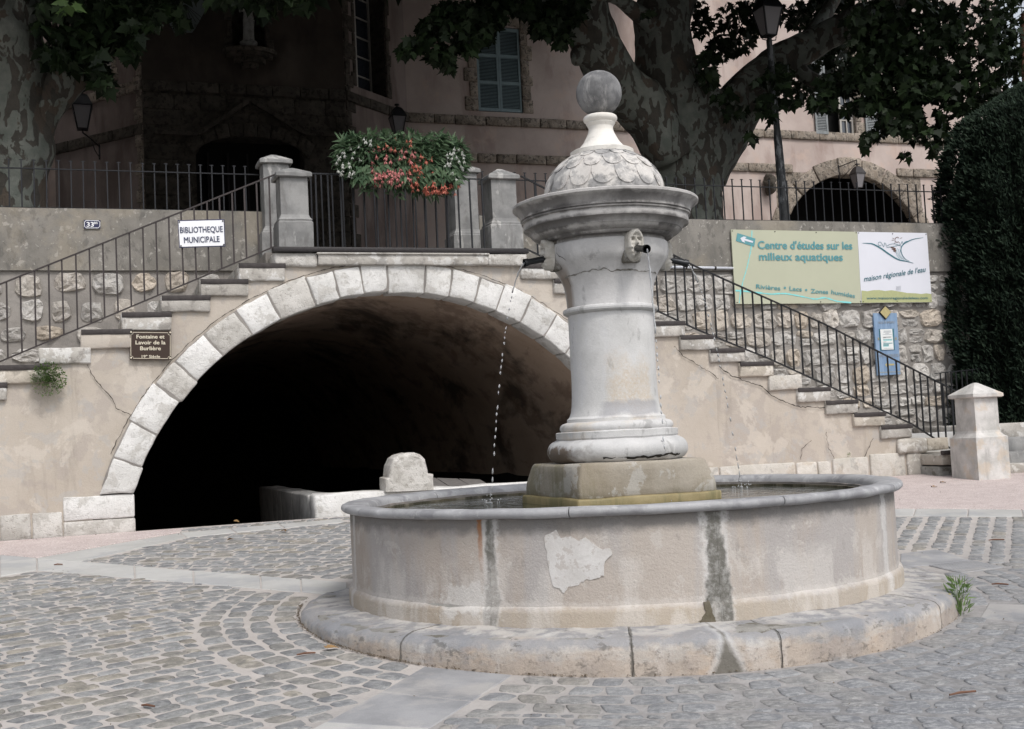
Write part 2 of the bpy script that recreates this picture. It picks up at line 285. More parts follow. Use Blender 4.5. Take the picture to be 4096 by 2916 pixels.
M['pink_wall'] = mat('pink_render', (.42, .345, .315), (.51, .43, .395), .8, [((.27, .19, .165), 1.2, .5, .68, (1, 1, .3), .5), ((.52, .40, .34), 1.5, .58, .7, (1, 1, 1), .5)], .05, .93, ((15, .004, .4),))
M['grey_wall'] = mat('grey_render', (.19, .155, .142), (.25, .205, .19), .8, [((.09, .065, .055), 1.2, .48, .66, (1, 1, .25), .6)], .05, .93, ((15, .004, .4),))  # render darkened in its base colour to carry the trees' shade
M['brown_wall'] = mat('brown_render', (.052, .042, .035), (.075, .06, .05), 1, [((.03, .025, .02), 1.2, .48, .66, (1, 1, .4), .5)], .07, .93, ((15, .004, .4),))  # very dark base for the bay front stands in for canopy shade
M['tuff'] = mat('tufa_stone', (.24, .20, .16), (.38, .33, .28), 6, [((.07, .06, .05), 12, .54, .62, (1, 1, 1), .8), ((.12, .105, .09), 5, .52, .66, (1, 1, 1), .5)], .16, .95, ((14, .03, .9),), .15)
M['tuff_dark'] = mat('dark_tufa_stone', (.055, .048, .04), (.095, .082, .068), 4, [((.02, .018, .015), 9, .54, .62, (1, 1, 1), .7)], .16, .95, ((14, .03, .9),), .2)  # dark stone, base lowered further for the shade under the trees
M['shutter'] = flat('blue_grey_paint', (.21, .28, .30), .7, 0, .12, .001, 12)
M['shutter_grey'] = flat('weathered_grey_paint', (.22, .235, .24), .8, 0, .2, .001, 12)
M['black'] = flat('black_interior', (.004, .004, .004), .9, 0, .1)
M['winwood'] = flat('pale_window_paint', (.38, .36, .33), .7)
s = NT('window_glass'); s.b.inputs['Base Color'].default_value = (.03, .035, .045, 1); s.b.inputs['Roughness'].default_value = .06; s.b.inputs['Specular IOR Level'].default_value = .9; M['glass'] = s.m
s = NT('lantern_glass'); s.b.inputs['Base Color'].default_value = (.20, .19, .20, 1); s.b.inputs['Roughness'].default_value = .5; M['lglass'] = s.m
M['white_sign'] = flat('white_enamel', (.80, .81, .84), .25, 0, .03, 0, 6)
M['navy'] = flat('navy_enamel', (.02, .022, .07), .3)
M['sign_ink'] = flat('dark_blue_ink', (.03, .04, .09), .5)
M['brown_plaque'] = flat('brown_enamel', (.035, .018, .012), .3)
M['cream'] = flat('cream_print', (.62, .56, .45), .5)
M['green_board'] = flat('sage_board', (.44, .45, .34), .5, 0, .04, 0, 2)
M['white_board'] = flat('white_board', (.66, .67, .73), .45, 0, .03, 0, 2)
M['teal'] = flat('teal_print', (.10, .29, .32), .5, 0, .05)
M['cyan'] = flat('cyan_print', (.22, .62, .62), .5, 0, .05)
M['dteal'] = flat('dark_teal_print', (.035, .15, .19), .5, 0, .05)
M['rust_print'] = flat('brown_print', (.12, .055, .035), .5)
M['olive'] = flat('olive_print', (.40, .42, .22), .5)
M['blue_wood'] = mat('blue_painted_wood', (.17, .26, .40), (.24, .34, .48), 14, [((.34, .44, .58), 30, .58, .7, (1, 1, .1), .4)], .06, .75, ((40, .002, .5),), stretch=(1, 1, .15))
M['ochre'] = flat('faded_ochre_paint', (.42, .36, .18), .7, 0, .15)
M['faded'] = flat('faded_grey_lettering', (.30, .33, .36), .7, 0, .15)
M['paper'] = flat('printed_paper', (.72, .74, .74), .6, 0, .02)
M['pvc'] = flat('white_conduit', (.55, .57, .62), .45)
M['bronze'] = flat('dark_bronze', (.035, .037, .04), .35, .7, .2, .001, 40)
M['wood_twig'] = flat('dry_twig', (.14, .07, .045), .8, 0, .2)
M['dead_leaf'] = flat('dead_leaf', (.26, .16, .07), .8, 0, .2)
M['litter'] = flat('litter_crumbs', (.11, .085, .055), .9, 0, .35)
M['post'] = mat('post_paint', (.028, .030, .032), (.05, .052, .055), 12, [((.20, .21, .22), 16, .58, .62, (1, 1, .3), .7)], .1, .5, ((40, .001, .5),))
M['shelter'] = flat('aged_plank', (.16, .15, .145), .8, 0, .25, .002, 20)
s = NT('fountain_water')
s.b.inputs['Base Color'].default_value = (.028, .034, .018, 1); s.b.inputs['Roughness'].default_value = .035; s.b.inputs['Specular IOR Level'].default_value = .6
b = s.new('ShaderNodeBump'); b.inputs['Distance'].default_value = .012; b.inputs['Strength'].default_value = .7
s.link(s.math('ADD', s.noise(7, 3, .5), s.math('MULTIPLY', s.noise(22, 2, .5), .3)), b.inputs['Height']); s.link(b.outputs[0], s.b.inputs['Normal']); M['water'] = s.m
s = NT('water_drops'); s.b.inputs['Base Color'].default_value = (.85, .87, .9, 1); s.b.inputs['Roughness'].default_value = .08; s.b.inputs['Transmission Weight'].default_value = .55; s.b.inputs['IOR'].default_value = 1.33; M['jet'] = s.m

# ------------------------------------------------------------------ object helpers
WL = {}
def tag(o, label=None, cat=None, group=None, kind=None):
    if label: o['label'] = label
    if cat: o['category'] = cat
    if group: o['group'] = group
    if kind: o['kind'] = kind
    return o
def setp(o, parent):
    if parent is not None:
        o.parent = parent; o.matrix_parent_inverse = Matrix.Translation(-WL.get(parent.name, Vector((0, 0, 0))))
def empty(name, loc, label, cat, group=None):
    o = bpy.data.objects.new(name, None); C.objects.link(o); o.location = loc; o.empty_display_size = .2
    WL[o.name] = Vector(loc); return tag(o, label, cat, group)
class MB:
    def __init__(s): s.v = []; s.f = []
    def add(s, vs, fs):
        n = len(s.v); s.v += [tuple(p) for p in vs]; s.f += [tuple(i+n for i in f) for f in fs]
    def quad(s, a, b, c, d): s.add([a, b, c, d], [(0, 1, 2, 3)])
    def hexa(s, P, n=1):
        vs = [P(a, b, c) for c in (0, 1) for b in (0, 1) for a in (0, 1)]
        s.add(vs, [(0, 2, 3, 1), (4, 5, 7, 6), (0, 1, 5, 4), (2, 6, 7, 3), (0, 4, 6, 2), (1, 3, 7, 5)])
    def box(s, o, ax, ay, az):       # corner + three edge vectors
        s.hexa(lambda a, b, c: o + ax*a + ay*b + az*c)
    def wbox(s, u0, u1, v0, v1, z0, z1): s.hexa(lambda a, b, c: W(u0+(u1-u0)*a, v0+(v1-v0)*b, z0+(z1-z0)*c))
    def tube(s, pts, rad, n=8, cap=True):
        pts = [Vector(p) for p in pts]; rings = []; ref = None
        for i, p in enumerate(pts):
            d = (pts[min(i+1, len(pts)-1)] - pts[max(i-1, 0)]).normalized()
            if ref is None: ref = d.orthogonal().normalized()
            ref = (ref - d*ref.dot(d)).normalized(); q = d.cross(ref)
            r = rad[i] if isinstance(rad, (list, tuple)) else rad
            rings.append([p + (ref*math.cos(2*math.pi*k/n) + q*math.sin(2*math.pi*k/n))*r for k in range(n)])
        vs = [p for r_ in rings for p in r_]; fs = []
        for i in range(len(pts)-1):
            for k in range(n): fs.append((i*n+k, i*n+(k+1) % n, (i+1)*n+(k+1) % n, (i+1)*n+k))
        if cap: fs += [tuple(range(n-1, -1, -1)), tuple((len(pts)-1)*n+k for k in range(n))]
        s.add(vs, fs)
    def bar(s, a, b, w_, h_=None):    # square bar
        a, b = Vector(a), Vector(b); h_ = h_ or w_
        d = (b-a).normalized(); x = d.cross(Vector((0, 0, 1)))
        x = NV.copy() if x.length < .05 else x.normalized()
        if abs(d.z) > .95: x = AV.copy()
        y = d.cross(x).normalized()
        s.hexa(lambda p, q, r: a + (b-a)*r + x*(p-.5)*w_ + y*(q-.5)*h_)
    def lathe(s, prof, cx, cy, n=48, a0=0, a1=2*math.pi, closed=True):
        full = abs(a1-a0-2*math.pi) < 1e-6; m_ = n if full else n+1
        vs = [(cx + r*math.cos(a0+(a1-a0)*k/n), cy + r*math.sin(a0+(a1-a0)*k/n), z+EYE) for (r, z) in prof for k in range(m_)]
        fs = []
        for i in range(len(prof)-1):
            for k in range(n):
                k2 = (k+1) % m_
                fs.append((i*m_+k, i*m_+k2, (i+1)*m_+k2, (i+1)*m_+k))
        if not full and closed:
            fs.append(tuple(i*m_ for i in range(len(prof)))); fs.append(tuple((len(prof)-1-i)*m_+n for i in range(len(prof))))
        s.add(vs, fs)
    def build(s, name, mt, parent=None, smooth=False, label=None, cat=None, group=None, kind=None, sharp=0):
        me = bpy.data.meshes.new(name); me.from_pydata(s.v, [], s.f); me.materials.append(mt)
        if smooth: me.polygons.foreach_set('use_smooth', [True]*len(me.polygons))
        me.update()
        if sharp: me.set_sharp_from_angle(angle=math.radians(sharp))
        o = bpy.data.objects.new(name, me); C.objects.link(o); setp(o, parent); WL[o.name] = Vector((0, 0, 0))
        return tag(o, label, cat, group, kind)
def grid_block(mb, P, n=(3, 2, 2), ch=.12, amp=.01, seed=0, freq=6):
    """box with chamfered, worn edges; P maps (0..1)^3 to the world; ch in metres (approx), amp = surface wobble"""
    c000, c100, c010, c001 = P(0, 0, 0), P(1, 0, 0), P(0, 1, 0), P(0, 0, 1)
    L = ((c100-c000).length, (c010-c000).length, (c001-c000).length)
    cc = [min(.3, ch/max(l, 1e-4)) for l in L]
    ts = []
    for i in range(3):
        t = [0, cc[i]] + [cc[i] + (1-2*cc[i])*k/n[i] for k in range(1, n[i])] + [1-cc[i], 1]; ts.append(t)
    idx = {}; vs = []; fs = []
    nx, ny, nz = [len(t)-1 for t in ts]
    def vid(i, j, k):
        key = (i, j, k)
        if key in idx: return idx[key]
        a, b, c = ts[0][i], ts[1][j], ts[2][k]
        ex = [i in (0, nx), j in (0, ny), k in (0, nz)]; ne = sum(ex)
        if ne >= 2:
            sft = .62 if ne == 2 else .8
            if ex[0]: a += cc[0]*(sft*.6)*(1 if i == 0 else -1)
            if ex[1]: b += cc[1]*(sft*.6)*(1 if j == 0 else -1)
            if ex[2]: c += cc[2]*(sft*.6)*(1 if k == 0 else -1)
        p = P(a, b, c)
        if amp:
            nv = noise.noise_vector(p*freq + Vector((seed*3.1, seed*1.7, 0)))
            p = p + nv*amp
        idx[key] = len(vs); vs.append(p); return idx[key]
    for i in range(nx):
        for j in range(ny):
            fs.append((vid(i, j, 0), vid(i, j+1, 0), vid(i+1, j+1, 0), vid(i+1, j, 0)))
            fs.append((vid(i, j, nz), vid(i+1, j, nz), vid(i+1, j+1, nz), vid(i, j+1, nz)))
    for i in range(nx):
        for k in range(nz):
            fs.append((vid(i, 0, k), vid(i+1, 0, k), vid(i+1, 0, k+1), vid(i, 0, k+1)))
            fs.append((vid(i, ny, k), vid(i, ny, k+1), vid(i+1, ny, k+1), vid(i+1, ny, k)))
    for j in range(ny):
        for k in range(nz):
            fs.append((vid(0, j, k), vid(0, j, k+1), vid(0, j+1, k+1), vid(0, j+1, k)))
            fs.append((vid(nx, j, k), vid(nx, j+1, k), vid(nx, j+1, k+1), vid(nx, j, k+1)))
    mb.add(vs, fs)
def wblock(name, u0, u1, v0, v1, z0, z1, mt, parent, n=(3, 1, 2), ch=.012, amp=.008, smooth=True, **k):
    mb = MB(); grid_block(mb, lambda a, b, c: W(u0+(u1-u0)*a, v0+(v1-v0)*b, z0+(z1-z0)*c), n, ch, amp, R.random()*50)
    return mb.build(name, mt, parent, smooth, **k)
def text(body, pa, pb, hgt, mt, parent, v=0.0, bold=0.0, shear=0.0, name='lettering', plane=None, off=.003, caps=True):
    """flat lettering whose baseline runs between photo points pa and pb, drawn on the plane of the sign"""
    cu = bpy.data.curves.new('t', 'FONT'); cu.body = body; cu.size = 1; cu.shear = shear; cu.fill_mode = 'BOTH'; cu.resolution_u = 3
    o = bpy.data.objects.new('t', cu); me0 = bpy.data.meshes.new_from_object(o); bpy.data.objects.remove(o)
    co = [tuple(q.co) for q in me0.vertices]; fc = [tuple(p.vertices) for p in me0.polygons]
    if not co: return
    xs = [q[0] for q in co]
    A = at(*pa, v); B = at(*pb, v); ax = (B-A); wdt = ax.length; ax.normalize(); ay = NV.cross(ax)*-1
    if ay.z < 0: ay = -ay
    kx = wdt/(max(xs)-min(xs)); ky = hgt/0.72; x0 = min(xs); vs = []; fs = []
    bx = bold*hgt*1.6
    for n_, (dx, dy) in enumerate(((0, 0), (bx, 0), (-bx, 0), (0, bx*.7), (0, -bx*.7)) if bold else ((0, 0),)):      # stroke weight
        b0 = len(vs); vs += [tuple(A + ax*((q[0]-x0)*kx+dx) + ay*(q[1]*ky+dy) - NV*(off+n_*.0004)) for q in co]; fs += [tuple(k+b0 for k in f) for f in fc]
    me = bpy.data.meshes.new(name); me.from_pydata(vs, [], fs); me.materials.append(mt)
    ob = bpy.data.objects.new(name, me); C.objects.link(ob); setp(ob, parent); WL[ob.name] = Vector((0, 0, 0)); return ob
def ribbon(mb, pts, wd, v, off=.002, closed=False):
    """flat painted line along photo points on plane v"""
    P = [at(*p, v) - NV*off for p in pts]; L = []; Rr = []
    for i, p in enumerate(P):
        d = (P[min(i+1, len(P)-1)] - P[max(i-1, 0)]).normalized(); n = d.cross(NV).normalized()
        w_ = wd[i] if isinstance(wd, (list, tuple)) else wd
        L.append(p + n*w_/2); Rr.append(p - n*w_/2)
    for i in range(len(P)-1): mb.quad(L[i], L[i+1], Rr[i+1], Rr[i])
def polyplate(mb, pts3, nrm, th):
    n = len(pts3); a = [Vector(p) for p in pts3]; b = [p + nrm*th for p in a]
    mb.add(a+b, [tuple(range(n)), tuple(range(2*n-1, n-1, -1))] + [(i, (i+1) % n + 0, (i+1) % n + n, i+n) for i in range(n)])
def crack(parent, pts, v=0.0, wd=.008, mt=None, name='crack'):
    mb = MB(); out = []
    for i in range(len(pts)-1):
        (x0, y0), (x1, y1) = pts[i], pts[i+1]; k = max(2, int(math.hypot(x1-x0, y1-y0)/5))
        for j in range(k):
            t = j/k; out.append((x0+(x1-x0)*t + R.uniform(-1.4, 1.4), y0+(y1-y0)*t + R.uniform(-1.4, 1.4)))
    out.append(pts[-1])
    ribbon(mb, out, [wd*R.uniform(.4, 1.3) for _ in out], v, .004); return mb.build(name, mt or M['dark_gap'], parent)

# =================================================================== SETTING: ground
uR, uL, TR, ZL, RISE = .219, -2.545, .383, 2.06, .165
def gwz(u, v):
    p = P0 + AV*u + NV*v; return gz(p.x, p.y) - EYE
gm = MB()
def gq(u0, u1, v0, v1):
    gm.quad(*[W(u, v, gwz(u, v)) for u, v in ((u0, v0), (u1, v0), (u1, v1), (u0, v1))])
gq(-40, 60, -40, .06); gq(1.7, 60, .06, 1.5); gq(-40, -4.2, .06, 1.5)
ground = gm.build('ground', M['sand'], kind='structure')
tm = MB(); TZ = 3.56-EYE
tm.quad(W(-300, 1.62, TZ), W(300, 1.62, TZ), W(300, 400, TZ), W(-300, 400, TZ))
tm.wbox(-2.6, .25, .30, 1.62, TZ-.2, TZ)
terrace = tm.build('terrace', M['mortar'], kind='structure')

def poly_slab(name, pts, mt, parent, th=.05, lift=.006, gap=.006, **k):
    pts = [Vector((x, y, 0)) for x, y in pts]; c = sum(pts, Vector())/len(pts)
    pts = [p + (c-p).normalized()*gap for p in pts]
    mb = MB(); n = len(pts)
    top = [Vector((p.x, p.y, gz(p.x, p.y)+lift)) for p in pts]; ins = [t + (Vector((c.x, c.y, t.z))-t).normalized()*.008 + Vector((0, 0, 0)) for t in top]
    low = [t - Vector((0, 0, .005)) for t in top]; bot = [t - Vector((0, 0, th)) for t in top]
    vs = ins + low + bot
    mb.add(vs, [tuple(range(n))] + [(i, n+i, n+(i+1) % n, (i+1) % n) for i in range(n)] + [(n+i, 2*n+i, 2*n+(i+1) % n, n+(i+1) % n) for i in range(n)])
    return mb.build(name, mt, parent, **k)
def G(*p): return gpt(*p)
def wallxy(u, v=0.0):
    p = P0 + AV*u + NV*v; return (p.x, p.y)
excl = []      # polygons without cobbles
def inpoly(x, y, P):
    c = False; j = len(P)-1
    for i in range(len(P)):
        if (P[i][1] > y) != (P[j][1] > y) and x < (P[j][0]-P[i][0])*(y-P[i][1])/(P[j][1]-P[i][1]) + P[i][0]: c = not c
        j = i
    return c
gravL = [G(-300, 1220), G(0, 1237), G(82, 1244), G(312, 1201.5), G(400, 1187.5), wallxy(-3.55, -.02), wallxy(-9, -.02)]
gravR = [G(1500, 1129), G(2450, 1138), wallxy(11, 1.4), wallxy(5.4, 1.4), wallxy(5.3, -.02), wallxy(2.2, -.02)]
for P, nm in ((gravL, 'gravel_path'), (gravR, 'gravel_path')):
    excl.append(P); poly_slab(nm, P, M['gravel'], None, .03, .010, .0, kind='structure')
slabs = []
def lerp2(a, b, t): return (a[0]+(b[0]-a[0])*t, a[1]+(b[1]-a[1])*t)
def strip(A, B, Cc, Dd, ts, mt):        # quad strip A->B (top edge), D->C (bottom edge) cut at ts
    for t0, t1 in zip(ts[:-1], ts[1:]):
        slabs.append(([lerp2(A, B, t0), lerp2(A, B, t1), lerp2(Dd, Cc, t1), lerp2(Dd, Cc, t0)], mt))
strip(G(-300, 1222), G(0, 1238), G(0, 1286), G(-300, 1345), [0, .5, 1], 'slab')
slabs.append(([G(0, 1238), G(82, 1244.5), G(82, 1271.5), G(0, 1286)], 'slab'))
slabs.append(([G(82, 1244.5), G(178, 1252), G(300, 1262), G(300, 1289), G(82, 1271.5)], 'slab'))
strip(G(82, 1244.5), G(400, 1188), G(415, 1198), G(178, 1252), [0, .35, .7, 1], 'slab')
strip(G(400, 1188), G(760, 1157), G(770, 1164), G(415, 1198), [0, .3, .6, 1], 'slab')
strip(G(300, 1262), G(775, 1299), G(775, 1329), G(300, 1289), [0, .3, .62, .8, 1], 'slab')
strip(G(1708, 1133.3), G(2398, 1137.3), G(2406, 1153.6), G(1690, 1148.5), [0, .167, .333, .5, .667, .833, 1], 'slab')
c5 = lambda x, y: G(*Q(1300, 1916, 1.624, x, y))
slabs.append(([c5(640, 1222), c5(1225, 1276), c5(965, 1447), c5(355, 1388)], 'slab_dark'))
slabs.append(([c5(355, 1388), c5(965, 1447), c5(690, 1624), c5(-5, 1585)], 'slab_dark'))
slabs.append(([c5(-5, 1585), c5(690, 1624), c5(330, 1860), c5(-420, 1810)], 'slab'))
slabs.append(([G(2200, 1345), G(2420, 1354), G(2420, 1402), G(2180, 1377)], 'slab_dark'))
c6 = lambda x, y: G(*Q(3540, 1880, 4.09, x, y))
slabs.append(([c6(240, 1375), c6(830, 1300), c6(1410, 1480), c6(700, 1568), c6(240, 1590)], 'slab_dark'))
for P, mt in slabs:
    excl.append(P); poly_slab('paving_slab', P, M[mt], ground, lift=.004+R.random()*.005, gap=.009)
# cast iron grate with chequered plate
Pg = [c6(700, 1572), c6(1420, 1484), c6(1960, 1600), c6(1250, 1700)]
excl.append(Pg); gr = poly_slab('drain_cover', Pg, M['slab_dark'], None, .04, .008)
tag(gr, 'grey metal drain cover with raised studs set in the cobbles right of the fountain', 'drain cover')
mb = MB()
for i in range(14):
    for j in range(7):
        a = lerp2(lerp2(Pg[0], Pg[1], (i+.7)/14.4), lerp2(Pg[3], Pg[2], (i+.7)/14.4), (j+.7)/7.4)
        z = gz(*a)+.008; s_ = .011
        mb.add([(a[0]-s_, a[1], z), (a[0], a[1]-s_, z), (a[0]+s_, a[1], z), (a[0], a[1]+s_, z), (a[0], a[1], z+.004)], [(0, 1, 4), (1, 2, 4), (2, 3, 4), (3, 0, 4)])
st = mb.build('studs', M['slab_dark'], gr, kind='stuff')

# cobbles
BX, BY = .64, 7.85
cob = []
def in_view(x, y):
    v = Vector((x, y, gz(x, y)-EYE)); d = v.dot(FWD)
    if d < .5: return False
    px = (2048 + F_PX*v.dot(RIGHT)/d)/DD; py = (1458 - F_PX*v.dot(UP)/d)/DD
    return -1000 < px < 3300 and py < 1900
def add_cob(x, y, ang, L, Wd, zone):
    if not in_view(x, y): return True
    hx, hy = math.cos(ang), math.sin(ang)
    for t in (-.36, 0, .36):
        for q in (-.3, .3):
            X, Y = x+hx*L*t-hy*Wd*q, y+hy*L*t+hx*Wd*q
            for P in excl:
                if inpoly(X, Y, P): return False
            p = Vector((X, Y, 0)) - P0
            vv = p.dot(NV)
            if vv > -.03 and p.dot(AV) < 5.4: return False
            r = math.hypot(X-BX, Y-BY)
            if r < 2.075: return False
            if zone == 'field' and r < 2.665: return False
    cob.append((x, y, ang, L, Wd)); return True
for i, r in enumerate((2.15, 2.30, 2.45, 2.59)):
    n = int(2*math.pi*r/.165); o = R.random()
    for k in range(n):
        a = 2*math.pi*(k+o)/n + R.uniform(-.006, .006)
        add_cob(BX+r*math.cos(a)+R.uniform(-.006, .006), BY+r*math.sin(a)+R.uniform(-.006, .006), a+math.pi/2+R.uniform(-.06, .06), .150+R.uniform(-.02, .01), .128+R.uniform(-.012, .008), 'ring')
def field(x0, x1, y0, y1, ang, L, row, test, wd=None):
    a = math.radians(ang); c, s_ = math.cos(a), math.sin(a); cx, cy = (x0+x1)/2, (y0+y1)/2
    ext = math.hypot(x1-x0, y1-y0)/2; nr = int(ext/row)+1
    for j in range(-nr, nr+1):
        t = -ext + R.random()*L; wob = R.uniform(-.01, .01)
        while t < ext:
            l = L*R.uniform(.72, 1.16); X = cx + (t+l/2)*c - (j*row+wob)*s_; Y = cy + (t+l/2)*s_ + (j*row+wob)*c
            if x0 <= X <= x1 and y0 <= Y <= y1 and test(X, Y):
                jx = R.uniform(-.006, .006)
                WW = (wd or row-.013)*R.uniform(.86, 1.06)
                if not add_cob(X+jx, Y+jx, a+R.uniform(-.05, .05), l-.016*R.uniform(.7, 1.7), WW, 'field'):
                    for q in (-.25, .25):
                        if not add_cob(X+c*l*q, Y+s_*l*q, a, l*.5-.014, WW, 'field'):
                            for q2 in (-.25, .25): add_cob(X+c*l*q-s_*WW*q2, Y+s_*l*q+c*WW*q2, a, l*.5-.014, WW*.5-.008, 'field')
            t += l
S3a, S3b = G(0, 1290), G(775, 1330)
def below(x, y): return (S3b[0]-S3a[0])*(y-S3a[1]) - (S3b[1]-S3a[1])*(x-S3a[0]) < 0
m1, m2 = c5(640, 1222), c5(-420, 1810)
def leftof(x, y): return (m2[0]-m1[0])*(y-m1[1]) - (m2[1]-m1[1])*(x-m1[0]) < 0
field(-7.5, .7, 3.2, 10.2, 42, .176, .109, lambda x, y: (below(x, y) or x < -4.2) and leftof(x, y) and y < 9.9)
field(-5.0, 1.5, 8.0, 14.5, -13, .176, .122, lambda x, y: not below(x, y) and x < 1.2)
field(-.5, 8, 3.0, 8.6, -9, .178, .113, lambda x, y: not leftof(x, y) and y < 8.5)
field(1.2, 9, 8.5, 12.5, -113, .15, .142, lambda x, y: True, .108)
def cob_mesh(mb, x, y, ang, L, Wd):
    hx, hy = math.cos(ang), math.sin(ang); n = 12; e = .46
    tz = R.uniform(.003, .007); til = (R.uniform(-.03, .03), R.uniform(-.03, .03)); vs = []
    jit = [R.uniform(.93, 1.06) for _ in range(n)]; sh = R.uniform(-.35, .35); tp = R.uniform(-.14, .14)
    for (sc2, dz) in ((1.0, -.02), (.985, tz*.35), (.90, tz*.85), (.5, tz*1.15)):
        for k in range(n):
            t = 2*math.pi*k/n; ct, stt = math.cos(t), math.sin(t)
            px = math.copysign(abs(ct)**e, ct)*L/2*sc2*jit[k]; py = math.copysign(abs(stt)**e, stt)*Wd/2*sc2*jit[(k*5) % n]
            px += py*sh; py *= 1+tp*px/(L/2)
            X, Y = x+hx*px-hy*py, y+hy*px+hx*py
            vs.append((X, Y, gz(X, Y)+dz+(px*til[0]+py*til[1] if dz > 0 else 0)+(R.uniform(-.0015, .0015) if sc2 < .95 else 0)))
    vs.append((x, y, gz(x, y)+tz*1.15))
    fs = []
    for i in range(3):
        for k in range(n): fs.append((i*n+k, i*n+(k+1) % n, (i+1)*n+(k+1) % n, (i+1)*n+k))
    fs += [(3*n+k, 3*n+(k+1) % n, 4*n) for k in range(n)]
    mb.add(vs, fs)
def vis_key(c):
    v = Vector((c[0], c[1], gz(c[0], c[1])-EYE)); d = v.dot(FWD)
    px = (2048 + F_PX*v.dot(RIGHT)/d)/DD; py = (1458 - F_PX*v.dot(UP)/d)/DD
    return (0 if (10 < px < 2270 and py < 1615) else 1, d)
cob.sort(key=vis_key)
for c in cob[:300]:
    mb = MB(); cob_mesh(mb, *c); mb.build('cobblestone', M['cobble'], ground, True)
mb = MB()
for c in cob[300:]: cob_mesh(mb, *c)
mb.build('cobblestones', M['cobble_i'], ground, True, kind='stuff')

# =================================================================== STAIRCASE with the arch
AC = (-1.27, -1.30); RI, RO = 2.89, 3.205
stair = empty('stone_staircase', W(-1.2, 0, -.75), 'double stone staircase over a wide whitestone arch, rendered in worn beige plaster', 'staircase')
def ztop(u):
    if uL-.02 <= u <= uR+.02: return ZL-.17
    if u > uR: k = int((u-uR)/TR)+1
    else: k = int((uL-u)/TR)+1
    return ZL - RISE*k - .10
mb = MB(); U0_, U1_ = -8.2, 5.3
us = [U0_]
bps = sorted([uR+TR*k for k in range(0, 14)] + [uL-TR*k for k in range(0, 16)] + [AC[0]-RO, AC[0]+RO])
u = U0_
while u < U1_ - 1e-6:
    nu = u + .12
    for bq in bps:
        if u + 1e-5 < bq < nu: nu = bq; break
    us.append(min(nu, U1_)); u = nu
def zarch(u):
    d = abs(u-AC[0])
    return AC[1] + math.sqrt(max(0, (RO-.02)**2-d*d)) if d < RO-.02 else -9
for a, b in zip(us[:-1], us[1:]):
    zt = ztop((a+b)/2); g0 = gwz(a, 0)-.05; g1 = gwz(b, 0)-.05
    z0, z1 = max(g0, zarch(a)), max(g1, zarch(b))
    n = 6
    if zt <= min(z0, z1)+.001: continue
    vs = []
    for i in range(n+1):
        for (uu, zb) in ((a, z0), (b, z1)):
            z = zb + (zt-zb)*i/n
            wv = noise.noise(Vector((uu*1.5, z*1.5, 3)))*.012
            vs.append(W(uu, wv, z))
    mb.add(vs, [(2*i, 2*i+1, 2*i+3, 2*i+2) for i in range(n)])
    mb.quad(W(a, 0, zt), W(b, 0, zt), W(b, .3, zt), W(a, .3, zt))
mb.quad(W(U1_, 0, -1), W(U1_, .9, -1), W(U1_, .9, -.3), W(U1_, 0, -.3))
wallf = mb.build('plaster_wall', M['plaster'], stair, True)
# back filling of the stairs
def vclear(ua, ub):
    d = min(abs(ua-AC[0]), abs(ub-AC[0]))
    return AC[1] + math.sqrt(3.06**2-d*d) if d < 2.99 else -1.2
mb = MB()
for k in range(1, 14):
    lo = vclear(uR+(k-1)*TR, uR+k*TR)
    if ZL-RISE*k-.17 > lo: mb.wbox(uR+(k-1)*TR, uR+k*TR, .3, 1.40, lo, ZL-RISE*k-.17)
for k in range(1, 16):
    lo = vclear(uL-k*TR, uL-(k-1)*TR)
    if ZL-RISE*k-.17 > lo: mb.wbox(uL-k*TR, uL-(k-1)*TR, .3, 1.40, lo, ZL-RISE*k-.17)
mb.build('stair_core', M['mortar'], stair, kind='stuff')
# steps
def step(ua, ub, z, steel=True, mt='step_stone', thick=.125, vback=1.42, vfront=-.045, core=True):
    s0 = wblock('step', ua, ub, vfront, vback, z-.052-thick, z-.006, M[mt], stair, (4, 2, 2), .014, .009)
    if steel: wblock('steel_nosing', ua+.005, ub+.006, vfront-.008, vfront+.03, z-.052, z, M['nosing'], s0, (3, 1, 1), .004, .002)
    return s0
for k in range(1, 14):
    step(uR+k*TR-.455, uR+k*TR, ZL-RISE*k, k != 9, 'step_stone' if k not in (9,) else 'base_stone', .115+R.uniform(-.01, .015))
for k in range(1, 16):
    z = ZL-RISE*k
    if z < -.6: break
    step(uL-k*TR, uL-k*TR+.475, z, k not in (6,), 'step_stone' if k != 5 else 'plaster', .12+R.uniform(-.01, .02))
# landing
wblock('landing_slab', uL-.02, uL+.43, -.05, .3, ZL-.20, ZL-.052, M['arch_stone_old'], stair, (4, 1, 3), .02, .02)
wblock('landing_slab', uL+.435, uR-.46, -.075, .3, ZL-.185, ZL-.056, M['step_stone'], stair, (10, 1, 2), .012, .008)
wblock('landing_slab', uR-.455, uR-.01, -.075, .3, ZL-.185, ZL-.056, M['arch_stone_old'], stair, (4, 1, 2), .012, .012)
wblock('cornice_strip', uL+.42, uR-.45, -.095, -.07, ZL-.075, ZL-.056, M['step_stone'], stair, (4, 1, 1), .004, .002)
wblock('steel_edge', uL-.03, uR+.01, -.09, .02, ZL-.052, ZL, M['steel'], stair, (6, 1, 1), .004, .002)
